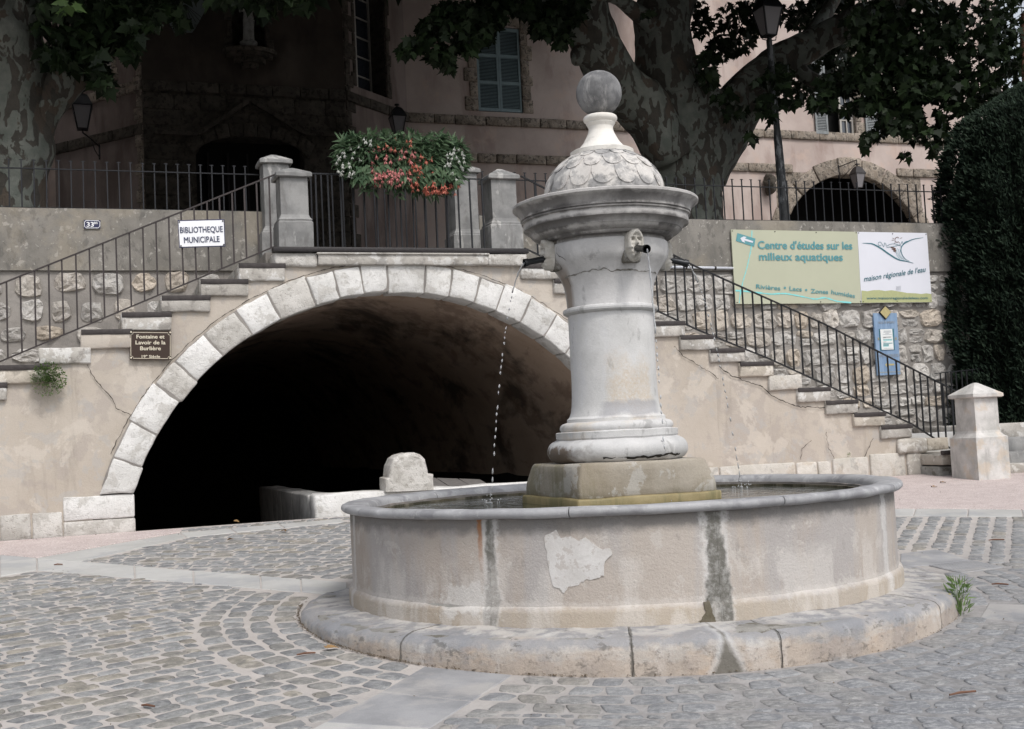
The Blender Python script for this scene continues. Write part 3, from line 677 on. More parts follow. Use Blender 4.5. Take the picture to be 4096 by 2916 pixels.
# arch stones
JA = [168, 156.3, 149.4, 141.6, 136.3, 129.2, 122.1, 115.4, 107.6, 102.3, 97.1, 91.8, 84.0, 78.6, 72.7, 67.6, 61.5, 55.2, 49.1, 42.5, 35.6, 28.0, 18.6]
JA[0] = 163.4
for i, (a1, a0) in enumerate(zip(JA[:-1], JA[1:])):
    mb = MB(); ga = .10 if i else .0
    ro = RO + R.uniform(-.025, .02); ri = RI + R.uniform(-.006, .012)
    A0, A1 = math.radians(a0+ga), math.radians(a1-ga)
    def P(a, b, c):
        th = A0 + (A1-A0)*a; r = ri + (ro-ri)*c
        return W(AC[0]+r*math.cos(th), -.028 + .33*b, max(AC[1]+r*math.sin(th), -.378))
    grid_block(mb, P, (4, 1, 3), .014, .011, i*2.3, 7)
    old = i in (3, 5, 7)
    mb.build('arch_stone', M['arch_stone_old' if old else 'arch_stone'], stair, True)
mb = MB()      # mortar ring behind the joints
n = 60; vs = []
for k in range(n+1):
    th = math.radians(18.6 + (161.6-18.6)*k/n)
    for r in (RI+.012, RO-.01): vs.append(W(AC[0]+r*math.cos(th), -.021, AC[1]+r*math.sin(th)))
mb.add(vs, [(2*k, 2*k+1, 2*k+3, 2*k+2) for k in range(n)])
mb.build('joint_mortar', M['mortar'], stair)
# dark gap line above the arch
mb = MB(); pts = []
for k in range(150):
    th = math.radians(30 + 126*k/149); r = RO+.012+R.uniform(-.006, .006); pts.append((r, th))
for (r0, t0), (r1, t1) in zip(pts[:-1], pts[1:]):
    h = R.uniform(.003, .008)
    mb.quad(*[W(AC[0]+(r+q)*math.cos(t), -.017, AC[1]+(r+q)*math.sin(t)) for r, t, q in ((r0, t0, 0), (r1, t1, 0), (r1, t1, h), (r0, t0, h))])
mb.build('crack', M['dark_gap'], stair)
# impost blocks and base stones
def pxblock(name, x0, x1, yt, yb, mt, parent, v0=-.02, v1=.25, **k):
    ua, zt = uz(x0, yt, v0); ub, _ = uz(x1, yt, v0); _, zb = uz((x0+x1)/2, yb, v0); _, zt2 = uz((x0+x1)/2, yt, v0)
    return wblock(name, ua, ub, v0, v1, zb, zt2, M[mt], parent, **k)
def uzrow(u0, u1, z0, z1, mt, name='base_stone', v0=-.02, v1=.28): return wblock(name, u0, u1, v0, v1, z0, z1, M[mt], stair, (3, 1, 2), .014, .01)
uzrow(-4.66, -4.005, -.615, -.385, 'arch_stone'); uzrow(-4.66, -4.0, -.80, -.622, 'arch_stone_old')
for a, b in ((-5.22, -4.95), (-4.94, -4.67)): uzrow(a, b, -.80, -.52, 'arch_stone_old', v0=-.015)
for a, b in ((-5.9, -5.5), (-5.49, -5.23), (-6.4, -5.91), (-7.0, -6.41)): uzrow(a, b, -.80, -.55, 'base_stone', v0=-.015)
# right plinth course
for xa, xb, yt, yb in ((1480, 1600, 1048, 1078), (1601, 1770, 1040, 1072), (1772, 1818, 1031, 1070), (1819, 1850, 1029, 1070), (1852, 1932, 1022, 1070), (1935, 2014, 1012, 1070), (2017, 2052, 1010, 1072)):
    ua, zt = uz(xa, yt); ub, _ = uz(xb, yt); uzrow(ua+.006, ub-.006, -.83, zt, 'base_stone' if xa < 1990 else 'step_stone', v0=-.028)
uzrow(1.468, 2.12, -.615, -.385, 'arch_stone'); uzrow(1.468, 2.12, -.80, -.622, 'arch_stone_old'); uzrow(2.126, uz(1478, 1048)[0], -.83, uz(1478, 1050)[1], 'base_stone')
# plaster cracks as seen
W4 = lambda x, y: Q(0, 900, 1.624, x, y); W6 = lambda x, y: Q(2696, 900, 1.624, x, y)
crack(stair, [W4(565, 905), W4(590, 960), W4(630, 1020), W4(690, 1085), W4(735, 1130), W4(755, 1190), W4(850, 1235)], -.016, .007)
crack(stair, [W6(0, 785), W6(60, 850), W6(180, 925), W6(240, 960), W6(290, 1000)], -.016, .008)
crack(stair, [W6(290, 920), W6(370, 975), W6(470, 1020), W6(560, 1040), W6(630, 1105), W6(720, 1150), W6(820, 1182), W6(980, 1186)], -.016, .011)
crack(stair, [W6(1290, 1385), W6(1265, 1440), W6(1235, 1510)], -.016, .008)
crack(stair, [W6(985, 1345), W6(1000, 1440), W6(1040, 1520)], -.016, .006); crack(stair, [W6(890, 1400), W6(830, 1450), W6(822, 1525)], -.016, .006)
# vault
mb = MB(); n = 40; Lv = 20; vsn = []; RV = 2.945
NVs = 30
for j in range(NVs+1):
    v = .27 + (Lv-.27)*j/NVs
    for k in range(n+1):
        th = math.radians(14 + 152*k/n); wob = noise.noise(Vector((v*.9, k*.25, 5)))*.03
        vsn.append(W(AC[0]+(RV+wob)*math.cos(th), v, AC[1]+(RV+wob)*math.sin(th)))
for j in range(NVs):
    for k in range(n): mb.add([vsn[j*(n+1)+k], vsn[j*(n+1)+k+1], vsn[(j+1)*(n+1)+k+1], vsn[(j+1)*(n+1)+k]], [(0, 1, 2, 3)])
mb.build('vault', M['vault'], stair, True)
mb = MB()
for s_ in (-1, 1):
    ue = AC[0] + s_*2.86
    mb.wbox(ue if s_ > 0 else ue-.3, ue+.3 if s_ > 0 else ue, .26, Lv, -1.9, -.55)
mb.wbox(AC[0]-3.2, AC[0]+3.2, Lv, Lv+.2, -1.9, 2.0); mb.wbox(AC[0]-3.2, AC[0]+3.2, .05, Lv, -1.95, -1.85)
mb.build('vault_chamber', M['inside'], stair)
# old wash basin in the vault
wash = empty('wash_basin', W(-.6, .3, -.9), 'old stone washing trough inside the arch with whitish front wall', 'trough')
wblock('front_wall', -2.22, 1.6, .07, .36, -1.2, -.515, M['arch_stone'], wash, (14, 1, 4), .03, .02)
wblock('side_wall', -2.24, -1.98, .37, 4.2, -1.2, -.52, M['pillar_stone'], wash, (2, 10, 3), .02, .015)
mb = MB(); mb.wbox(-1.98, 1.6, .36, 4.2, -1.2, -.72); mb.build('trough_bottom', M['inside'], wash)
for i in range(3):
    mb = MB(); a0 = -.90 + i*.27
    grid_block(mb, lambda a, b, c: W(a0+.26*a, .40+.62*b, -.515-(a0+.9+.26*a)*.09+.10*b-.04*(1-c)), (1, 2, 1), .006, .003, i)
    mb.build('washing_slab', M['shelter'], wash)
# carved stone with shoulders standing on the trough
prof = [(-.275, 0), (-.275, .145), (-.235, .155), (-.225, .20), (-.215, .27), (-.18, .345), (-.12, .385), (-.03, .405), (.06, .40), (.13, .375), (.175, .32), (.19, .25), (.205, .165), (.26, .155), (.265, 0)]
mb = MB(); cu_ = -1.2; outl = []
for i in range(len(prof)):
    a, b = prof[i], prof[(i+1) % len(prof)]
    for t in (0, .5): outl.append((a[0]+(b[0]-a[0])*t, a[1]+(b[1]-a[1])*t))
rings = []
for v, s_ in ((.05, .90), (.03, .97), (.06, 1.0), (.28, 1.0), (.31, .93)):
    rings.append([W(cu_+x*s_, v if v != .05 else .015, -.525+max(0, y*s_)) + noise.noise_vector(Vector((x*9, y*9, v*9)))*.012 for x, y in outl])
vs = [p for r_ in rings for p in r_]; n = len(outl)
fs = [(i*n+k, i*n+(k+1) % n, (i+1)*n+(k+1) % n, (i+1)*n+k) for i in range(4) for k in range(n)] + [tuple(range(n-1, -1, -1)), tuple(4*n+k for k in range(n))]
mb.add(vs, fs)
tag(mb.build('carved_stone', M['arch_stone_old'], None), 'pitted round-topped stone with shoulders standing on the trough wall before the dark arch', 'stone block')
# bottom steps curving out towards the end pillar
px_c = W(5.2, 0, 0)
for k, (ua, ub, vf, z) in enumerate(((4.75, 5.62, -.10, ZL-14*RISE), (5.05, 5.95, -.62, ZL-15*RISE), (5.35, 6.3, -1.0, ZL-16*RISE))):
    pass
wblock('step', 4.98, 5.42, -.06, .5, ZL-14*RISE-.20, ZL-14*RISE-.02, M['step_stone'], stair, (4, 2, 3), .03, .02)
wblock('step', 5.42, 5.75, -.03, 1.40, ZL-14*RISE-.18, ZL-14*RISE-.03, M['step_stone'], stair, (3, 3, 2), .015, .01)
wblock('step', 5.31, 6.15, -.42, 1.40, ZL-15*RISE-.19, ZL-15*RISE-.052, M['step_stone'], stair, (3, 3, 2), .015, .01)
wblock('steel_nosing', 5.30, 5.98, -.45, -.41, ZL-15*RISE-.062, ZL-15*RISE-.01, M['nosing'], stair, (3, 1, 1), .004, .002)
wblock('step', 5.62, 6.5, -.62, 1.40, ZL-16*RISE-.18, ZL-16*RISE-.052, M['step_stone'], stair, (3, 3, 2), .015, .01)
wblock('steel_nosing', 5.60, 6.1, -.65, -.61, ZL-16*RISE-.055, ZL-16*RISE-.01, M['nosing'], stair, (3, 1, 1), .004, .002)
wblock('stair_end_wall', 5.3, 6.2, -.36, .6, -1.0, ZL-15*RISE-.2, M['patch_dark'], stair, (4, 2, 2), .02, .012)
wblock('stair_end_wall', 5.6, 6.4, -.56, .3, -1.0, ZL-16*RISE-.2, M['patch_dark'], stair, (4, 2, 2), .02, .012)

# =================================================================== RETAINING WALL
VW = 1.45
rw = empty('terrace_wall', W(0, VW, -.5), 'long retaining wall of grey rubble stones under a stained concrete band', 'retaining wall')
gapL, gapR = -2.45, uz(1066, 500, VW)[0]
def wavy_face(mb, u0, u1, z0, z1, v, du=.25, back=.3, amp=.006):
    n = max(1, int((u1-u0)/du)); mz = max(1, int((z1-z0)/du)); vs = []
    for j in range(mz+1):
        for i in range(n+1):
            u_, z_ = u0+(u1-u0)*i/n, z0+(z1-z0)*j/mz; vs.append(W(u_, v+noise.noise(Vector((u_*2, z_*2, 9)))*amp, z_))
    mb.add(vs, [(j*(n+1)+i, j*(n+1)+i+1, (j+1)*(n+1)+i+1, (j+1)*(n+1)+i) for j in range(mz) for i in range(n)])
    mb.quad(W(u0, v, z1), W(u1, v, z1), W(u1, v+back, z1), W(u0, v+back, z1))
    mb.quad(W(u0, v, z0), W(u0, v, z1), W(u0, v+back, z1), W(u0, v+back, z0)); mb.quad(W(u1, v, z0), W(u1, v+back, z0), W(u1, v+back, z1), W(u1, v, z1))
for (a, b) in ((-9.5, gapL), (gapR, 13.0)):
    mb = MB(); wavy_face(mb, a, b, 2.03, 2.715, VW-.035); mb.build('concrete_band', M['concrete'], rw, True)
    mb = MB(); cuts = sorted({a, b, *[c for c in (-4.3, 1.75) if a < c < b]})
    for c0, c1 in zip(cuts[:-1], cuts[1:]): 
        n_ = max(1, int((c1-c0)/.4)) if -4.31 < c0 < 1.74 else 1
        for q in range(n_):
            e0, e1 = c0+(c1-c0)*q/n_, c0+(c1-c0)*(q+1)/n_; wavy_face(mb, e0, e1, -1.1 if n_ == 1 else vclear(e0, e1), 2.03, VW, amp=.02)
    mb.build('wall_mortar', M['mortar'], rw, True)
mb = MB(); wavy_face(mb, gapL, gapR, 1.80, ZL-.06, VW); mb.build('wall_core', M['mortar'], rw)
def rock(u, z, wd, ht, v, mt='rubble', proud=.035, e=.7):
    mb = MB(); n = 14; ph = R.random()*.4; sd = R.random()*99; vs = []
    for (sc2, pr) in ((1.04, -.9), (1.0, .15), (.93, .75), (.70, 1.0), (.36, 1.05)):
        for k in range(n):
            t = 2*math.pi*k/n+ph; ct, stt = math.cos(t), math.sin(t)
            f = 1+noise.noise(Vector((ct*1.3, stt*1.3, sd)))*.32
            x = math.copysign(abs(ct)**e, ct)*wd/2*sc2*f; y = math.copysign(abs(stt)**e, stt)*ht/2*sc2*f
            q = noise.noise(Vector((x*11, y*11, sd)))*.042 + noise.noise(Vector((x*26, y*26, sd+5)))*.024 if sc2 < 1 else 0
            vs.append(W(u+x, v-proud*pr+q*(1 if sc2 < 1 else 0), z+y))
    vs.append(W(u, v-proud*1.05+noise.noise(Vector((0, 0, sd)))*.03, z)); fs = []
    for i in range(4):
        for k in range(n): fs.append((i*n+k, i*n+(k+1) % n, (i+1)*n+(k+1) % n, (i+1)*n+k))
    fs += [(4*n+k, 4*n+(k+1) % n, 5*n) for k in range(n)]; mb.add(vs, fs)
    mb.build('wall_stone', M[mt], rw)
# left: widely spaced rough stones
zrow = 1.90
for r_, (zc, hh) in enumerate(((1.885, .23), (1.60, .23), (1.335, .17), (1.10, .15), (.90, .15), (.72, .14), (.52, .16), (.3, .15), (.1, .16), (-.1, .15), (-.35, .16), (-.6, .15))):
    u = -9.0 + R.random()*.3
    lim = uL - max(0, (ZL-zc-.15)/RISE)*TR*.9
    while u < min(gapL-.15, lim+.5):
        wd = R.uniform(.20, .36); rock(u+wd/2, zc+R.uniform(-.025, .025), wd, hh*R.uniform(.8, 1.15), VW); u += wd + R.uniform(.07, .15)
# right: coursed rubble
z = 2.0
while z > -.75:
    hh = R.uniform(.15, .27); zc = z-hh/2; u = max(gapR, uR + max(0, (ZL-z-.25)/RISE)*TR*.85) + R.random()*.1
    while u < 8.6:
        wd = R.uniform(.16, .40)
        if R.random() < .22 and hh > .2:
            rock(u+wd/2, zc+hh*.25, wd, hh*.42, VW, e=.6, proud=.025); rock(u+wd/2, zc-hh*.25, wd*.9, hh*.42, VW, e=.6, proud=.025)
        else: rock(u+wd/2, zc+R.uniform(-.015, .015), wd, hh*R.uniform(.82, 1.02), VW, e=R.uniform(.5, .75), proud=R.uniform(.018, .04))
        u += wd + R.uniform(.008, .03)
    z -= hh + .008
# conduit
mb = MB(); ua, za = uz(1470, 594.5, VW-.06); ub, zb = uz(1633, 597.5, VW-.06)
mb.tube([W(ua, VW-.06, za), W(ub, VW-.06, zb)], .018); c = mb.build('cable_conduit', M['pvc'], None, True)
tag(c, 'thin white conduit clipped along the wall left of the green information board', 'conduit')
mb = MB()
for t in (.35, .75): p = W(ua+(ub-ua)*t, VW-.06, za+(zb-za)*t); mb.tube([p-AV*.012, p+AV*.012], .023)
mb.build('clip', M['steel'], c)

# =================================================================== PILLARS
def sqstack(mb, c, prof, rot, amp=.004):
    """square profile (half width, height) stacked, slightly worn"""
    n = 4; per = 3; vs = []
    for (h, z) in prof:
        for s_ in range(4):
            a = rot + s_*math.pi/2; d = Vector((math.cos(a), math.sin(a), 0)); t = Vector((-math.sin(a), math.cos(a), 0))
            for j in range(per):
                q = -1 + 2*j/per
                if j == 0: p = c + d*h*.985 + t*h*q*.97
                else: p = c + d*h + t*h*q
                p = p + Vector((0, 0, z)); vs.append(p + noise.noise_vector(p*9)*amp)
    m_ = 4*per; fs = [(i*m_+k, i*m_+(k+1) % m_, (i+1)*m_+(k+1) % m_, (i+1)*m_+k) for i in range(len(prof)-1) for k in range(m_)]
    fs += [tuple(range(m_-1, -1, -1)), tuple((len(prof)-1)*m_+k for k in range(m_))]; mb.add(vs, fs)
def pillar(c, hb, zb, hs, zs, hc, zc, za, rot, mt, label, group, plinth=None):
    """c base centre; hb/hs/hc half widths of base, shaft, cap; zb top of base, zs top of shaft, zc eave, za apex"""
    e = empty('stone_pillar', c, label, 'pillar', group)
    mb = MB(); sqstack(mb, c, [(hb, -.1), (hb, .02), (hb, zb*.5), (hb, zb-.012), (hb-.012, zb)], rot, .005); mb.build('base', M[mt], e)
    mb = MB(); sqstack(mb, c, [(hb-.016, zb-.002), (hs+.03, zb+.018), (hs+.012, zb+.04), (hs, zb+.07), (hs, (zb+zs)/2), (hs, zs)], rot, .004); mb.build('shaft', M[mt], e)
    mb = MB(); sqstack(mb, c, [(hs+.002, zs), (hs+.015, zs+.004), (hc-.02, zc-.045), (hc, zc-.035), (hc, zc), (hc*.93, zc+.012), (.03, za-.006), (.012, za)], rot, .005); mb.build('cap', M[mt], e)
    return e
def front_pillar(xa, xb, yb, ycap, label, v=0.02):
    ua, z0 = uz(xa, yb, v); ub, _ = uz(xb, yb, v); hb = (ub-ua)/2
    return ua, ub, hb, z0
rotw = AL
ua, ub, hb, _ = front_pillar(620.4, 699.7, 545, 360, '')
pillar(W((ua+ub)/2, .0+hb, ZL), hb, .29, .148, .775, .19, .80, .885, rotw, 'pillar_stone', 'grey stone pillar with a flat cap at the left front corner of the landing', 'landing pillars')
ua, ub, hb, _ = front_pillar(1093.3, 1166.3, 548, 370, '')
pillar(W((ua+ub)/2, .0+hb, ZL), hb, .29, .148, .80, .19, .84, .945, rotw, 'pillar_stone', 'weathered grey stone pillar at the right front corner of the landing, nearest the fountain', 'landing pillars')
ua, ub = uz(1010.7, 540, 1.2)[0], uz(1080.5, 540, 1.2)[0]; hb = (ub-ua)/2
zpl = uz(1045, 521, 1.2)[1]; zap = uz(1048, 366, 1.38)[1]
pillar(W((ua+ub)/2, 1.2+hb, ZL), hb, zpl-ZL, .148, zap-ZL-.13, .19, zap-ZL-.095, zap-ZL, rotw, 'pillar_stone', 'smooth grey pillar half hidden behind the right end of the hanging flowers', 'landing pillars')
uc = uz(611, 400, 1.38)[0]; zap = uz(611, 345, 1.38)[1]
pillar(W(uc, 1.38, ZL), hb, zpl-ZL, .148, zap-ZL-.13, .19, zap-ZL-.095, zap-ZL, rotw, 'pillar_stone', 'grey stone pillar standing just behind the left front landing pillar', 'landing pillars')
pcx, pcy = gpt(2186, 1066)
pillar(Vector((pcx, pcy, gz(pcx, pcy))), .235, .50, .172, .955, .225, 1.0, 1.135, math.radians(-71), 'pillar_pale', 'pale stone pillar with pyramid cap at the foot of the right stairs', 'stair foot pillars')

# =================================================================== RAILINGS
def railing(name, label, tops, bots, v, us_, mt, post=.016, rail=.03, cat='railing', group=None, above=0, skip=(), barh=None):
    """tops / bots: polylines (u, z); us_: baluster positions"""
    e = empty(name, W(tops[0][0], v, (bots or tops)[0][1]), label, cat, group)
    def zat(pl, u_):
        for (a, za), (b, zb) in zip(pl[:-1], pl[1:]):
            if a <= u_ <= b or b <= u_ <= a: return za+(zb-za)*(u_-a)/(b-a)
        return pl[-1][1] if abs(u_-pl[-1][0]) < abs(u_-pl[0][0]) else pl[0][1]
    for nm, pl in (('top_rail', tops), ('bottom_rail', bots)):
        if nm == 'bottom_rail' and barh == 'none': continue
        mb = MB()
        for a, b in zip(pl[:-1], pl[1:]): mb.bar(W(a[0], v, a[1]), W(b[0], v, b[1]), rail, rail*.45)
        mb.build(nm, M[mt], e)
    for u_ in us_:
        z1, z0 = zat(tops, u_), zat(bots, u_)
        mb = MB(); jv = R.uniform(-.004, .004)
        mb.bar(W(u_, v+jv, z0), W(u_+R.uniform(-.004, .004), v+jv, z1+above), post)
        if above:
            mb.bar(W(u_-.022, v+jv, z1+above-.006), W(u_+.022, v+jv, z1+above-.006), .008, .008)
        mb.build('baluster', M[mt], e)
    return e
def lin(a, b, n): return [a+(b-a)*i/n for i in range(n+1)]
vr = .10
t0, t1 = uz(0, 633.2, vr), uz(615.5, 387.5, vr); b0, b1 = uz(0, 805.5, vr), uz(613.8, 548.2, vr)
def ext(a, b, u): return (u, a[1] + (b[1]-a[1])*(u-a[0])/(b[0]-a[0]))
bu0, bu1 = uz(15.4, 700, vr)[0], uz(601.5, 480, vr)[0]; dl = (bu1-bu0)/20
railing('stair_railing', 'black iron railing with square bars up the left flight of stairs', [ext(t0, t1, t0[0]-2.2), t1], [ext(b0, b1, b0[0]-2.2), b1], vr, [bu0+dl*k for k in range(-15, 21)], 'rail_brown')
ra = [uz(1160, 392, vr), uz(1547, 592.4, vr), uz(1837.7, 722.5, vr), uz(2131, 872, vr)]
rb = [uz(1168, 553, vr), uz(1552.8, 734.4, vr), uz(1714, 799.6, vr), uz(2029.4, 943.6, vr), uz(2129, 1006, vr)]
ux = [uz(x, 850, vr)[0] for x in (1512, 1534, 1556)]
bl = []
xs_ = [60, 120, 190, 253, 320, 385, 443, 512, 572, 635, 700, 760, 820, 880, 940, 1000, 1060, 1117, 1167, 1212, 1272, 1327, 1390, 1447, 1508, 1562, 1603, 1650, 1700, 1750, 1805]
for x in xs_: bl.append(uz(*Q(2696, 900, 1.624, x, 200+x*.52), vr)[0])
du = .118; u = bl[0]-du
while u > ra[0][0]+.05: bl.append(u); u -= .122
railing('stair_railing', 'black iron railing with square bars down the right flight behind the fountain column', ra, rb, vr, bl, 'iron')
ta, tb = uz(*Q(1000, 600, 1.7546, 405, 165), .05), uz(*Q(1000, 600, 1.7546, 1662, 207), .05)
railing('landing_railing', 'black iron railing across the front of the landing below the hanging flowers', [ta, tb], [(ta[0], ZL+.01), (tb[0], ZL+.01)], .05, [uz(*Q(1000, 600, 1.7546, x, 400), .05)[0] for x in (465, 553, 640, 725, 806, 890, 972, 1058, 1142, 1226, 1305, 1383, 1465, 1548, 1633)], 'iron', rail=.026)
# upper fence left and right
fa, fb = uz(0, 375.5, 1.5), uz(579, 387.5, 1.5)
d_ = (uz(600-27.4, 430, 1.5)[0]-uz(20.6, 430, 1.5)[0])/21; u0 = uz(20.6, 430, 1.5)[0]
fzl = (fa[1]+fb[1])/2
railing('terrace_fence', 'thin black iron fence with small finials on the left terrace wall', [(fa[0]-3, fzl), (gapL, fzl)], [(fa[0]-3, 2.73), (gapL, 2.73)], 1.5, [u0+d_*k for k in range(-12, 21) if u0+d_*k < gapL-.05], 'iron', post=.014, rail=.024, above=.10, cat='fence')
fa, fb = uz(1501, 410, 1.5), uz(2084, 428.6, 1.5); fzr = (fa[1]+fb[1])/2; u0 = uz(*Q(2696, 0, 1.624, 325, 1300), 1.5)[0]; d_ = (uz(*Q(2696, 0, 1.624, 1575, 1300), 1.5)[0]-u0)/22.
railing('terrace_fence', 'black iron fence with small finials on the right terrace wall above the green board', [(gapR, fzr), (12.8, fzr)], [(gapR, 2.73), (12.8, 2.73)], 1.5, [u0+d_*k for k in range(-24, 42) if gapR+.05 < u0+d_*k < 12.6], 'iron', post=.014, rail=.024, above=.10, cat='fence')
# gate rail between the rear pillars
gtz = uz(850, 391, 1.40)[1]
ga, gb = gapL+.25, uz(1005, 480, 1.38)[0]
railing('terrace_gate', 'plain dark iron gate leaves between the two rear landing pillars', [(ga, gtz), (gb, gtz)], [(ga, ZL+.08), (gb, ZL+.08)], 1.40, lin(ga+.06, gb-.06, 15), 'iron', cat='gate')
# railing of the side flight on the far right
ra = [uz(2083, 832, .9), uz(2205, 819, .9), uz(2300, 858, .9)]; rb = [uz(2100, 949, .9), uz(2235, 942, .9), uz(2300, 975, .9)]
railing('stair_railing', 'low black iron railing in front of the cypress, behind the pale end pillar', ra, rb, .9, lin(ra[0][0]+.08, ra[-1][0]-.05, 17), 'iron', post=.014, rail=.026)
# side flight of steps right of the end pillar
side = empty('side_steps', W(7.3, .3, -.75), 'grey stone steps rising to the right behind the pale end pillar', 'steps')
for i, (z0, z1, v0, mt) in enumerate(((-1.0, -.72, -.60, 'slab'), (-.80, -.50, -.30, 'pillar_stone'), (-.52, -.32, -.02, 'pillar_stone'), (-.34, -.14, .22, 'step_stone'))):
    wblock('step', 6.35, 9.6, v0, 1.42, z0, z1, M[mt], side, (6, 2, 2), .02, .01)
wblock('kerb', 5.45, 6.9, .55, .85, -.6, -.22, M['slab'], side, (4, 1, 2), .02, .01)

# =================================================================== FOUNTAIN
ft = empty('stone_fountain', (BX, BY, gz(BX, BY)), 'round stone fountain with a thick column topped by scaled dome and ball', 'fountain')
CX, CY = .662, 7.85
VA = math.atan2(-BY, -BX)                 # direction from the fountain to the viewer
def ang_of(deg): return VA + math.radians(deg)      # 0 = towards viewer, + = towards the right of the photo
def ring_piece(name, prof, a0, a1, mt, n=16, amp=.006, freq=5, smooth=True, parent=None, cx=BX, cy=BY, rough_=False):
    mb = MB(); A0, A1 = ang_of(a0), ang_of(a1); m_ = n+1; vs = []
    for (r, z) in prof:
        for k in range(m_):
            a = A0+(A1-A0)*k/n; p = Vector((cx+r*math.cos(a), cy+r*math.sin(a), z+EYE))
            vs.append(p + noise.noise_vector(p*freq)*amp + (noise.noise_vector(p*13)*.007 + noise.noise_vector(p*31)*.003 if rough_ else Vector((0, 0, 0))))
    L = len(prof); fs = []
    for i in range(L):
        i2 = (i+1) % L
        for k in range(n): fs.append((i*m_+k, i*m_+k+1, i2*m_+k+1, i2*m_+k))
    fs.append(tuple(i*m_ for i in range(L))[::-1]); fs.append(tuple(i*m_+n for i in range(L)))
    mb.add(vs, fs); return mb.build(name, M[mt], parent or ft, smooth, sharp=40)
ZR, ZB = -.378, -.99
JB = [-71.5+45.3*k for k in range(8)]; JB = [-69, -23.2, 16.8, 61.5, 107, 153, 198, 243]
stp = [(1.60, -1.36), (2.05, -1.36), (2.056, -1.25), (2.058, -1.21), (2.056, -1.17), (2.057, -1.13), (2.054, -1.09), (2.052, -1.055), (2.045, -1.033), (2.028, -1.014), (2.0, -1.003), (1.95, -.996), (1.88, -.991), (1.80, -.986), (1.60, -.98)]
JS = [-78, -34, 0.9, 21.5, 57, 98, 140, 180, 220, 252]
for a, b in zip(JS, JS[1:]+[JS[0]+360]): ring_piece('step_stone', stp, a+.06, b-.06, 'ft_step', max(8, int((b-a)/.9)), .012, 4, rough_=True)
ring_piece('step_joint', [(1.7, -1.36), (2.036, -1.36), (2.042, -1.06), (2.02, -1.02), (1.98, -1.0), (1.7, -.992)], 0, 359.99, 'patch_dark', 90, .004)
bas = [(1.585, -1.2), (1.748, -1.2), (1.748, -.915), (1.742, -.895), (1.725, -.882), (1.722, -.85), (1.722, -.44), (1.720, -.426), (1.585, -.426)]
for a, b in zip(JB, JB[1:]+[JB[0]+360]):
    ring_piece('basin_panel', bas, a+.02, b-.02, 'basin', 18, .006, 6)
    ring_piece('inner_lining', [(1.56, -1.0), (1.583, -1.0), (1.583, -.44), (1.56, -.44)], a+.05, b-.05, 'algae', 14, .004)
ring_piece('panel_joint', [(1.62, -1.2), (1.738, -1.2), (1.738, -.90), (1.712, -.87), (1.712, -.45), (1.62, -.45)], 0, 359.99, 'patch_dark', 90, .003)
rimp = []
for k in range(20):
    t = math.pi*(-.62 + 1.62*k/19) if k < 14 else 0
# rounded rim profile: outer torus, flat top, rounded inside
rimp = [(1.60, -.44), (1.735, -.430)] + [(1.755+.0235*math.cos(t), -.402+.0235*math.sin(t)) for t in [math.radians(d) for d in (-70, -45, -20, 5, 30, 55, 80)]] + [(1.70, -.377), (1.65, -.380), (1.622, -.388), (1.606, -.405), (1.60, -.43)]
JR = [-70, -38, -8, 29, 63.5, 100, 145, 190, 235]
for a, b in zip(JR, JR[1:]+[JR[0]+360]): ring_piece('rim_stone', rimp, a+.1, b-.1, 'rim', 18, .005, 5)
# patches on the basin: flat wear with its own outline
def cyl_patch(name, cpx, cpy, pts, mt, r=1.7255, parent=None, th=.004, nf=6, na=.006):
    """pts: photo outline around centre; bent onto the basin wall"""
    mb = MB()
    def onwall(px, py):
        d = ray(px, py); o = Vector((0, 0, EYE)); a = d.x*d.x+d.y*d.y; bb = -2*(d.x*BX+d.y*BY); c_ = BX*BX+BY*BY-r*r
        disc = bb*bb-4*a*c_
        t = (-bb-math.sqrt(max(0, disc)))/(2*a); p = o+d*t; return p + noise.noise_vector(p*nf)*na
    out = [onwall(x, y) for x, y in pts]; cc = onwall(cpx, cpy); n = len(out)
    mid = []
    for p, (x, y) in zip(out, pts): mid.append(onwall((x+cpx)/2, (y+cpy)/2))
    inn = []
    for p in out:
        rad = Vector((p.x-BX, p.y-BY, 0)).normalized(); inn.append(p - rad*.012)
    vs = inn+out+mid+[cc]
    fs = [(k, (k+1) % n, n+(k+1) % n, n+k) for k in range(n)] + [(n+k, n+(k+1) % n, 2*n+(k+1) % n, 2*n+k) for k in range(n)] + [(2*n+k, 2*n+(k+1) % n, 3*n) for k in range(n)]
    mb.add(vs, fs); return mb.build(name, M[mt], parent or ft, False)
def rough(pts, k=4, j=1.6):
    out = []
    for i in range(len(pts)):
        a, b = pts[i], pts[(i+1) % len(pts)]
        for q in range(k):
            t = q/k; out.append((a[0]+(b[0]-a[0])*t+R.uniform(-j, j), a[1]+(b[1]-a[1])*t+R.uniform(-j, j)))
    return out
Z5 = lambda x, y: Q(1300, 1916, 1.624, x, y); Z6 = lambda x, y: Q(2696, 1916, 1.624, x, y)
wp = [Z5(*p) for p in ((1420, 385), (1490, 330), (1530, 380), (1600, 375), (1650, 410), (1690, 385), (1740, 420), (1800, 460), (1850, 450), (1868, 490), (1820, 540), (1815, 620), (1760, 650), (1690, 650), (1640, 690), (1580, 700), (1548, 742), (1520, 705), (1470, 690), (1450, 600), (1440, 500))]
cyl_patch('lime_patch', *Z5(1600, 540), rough(wp, 4, 2.2), 'patch_white')
wp = [Z6(*p) for p in ((200, 800), (225, 790), (260, 880), (270, 935), (190, 945), (165, 915), (205, 870))]
cyl_patch('moss_in_joint', *Z6(225, 890), rough(wp, 5, 3), 'algae', 1.752)
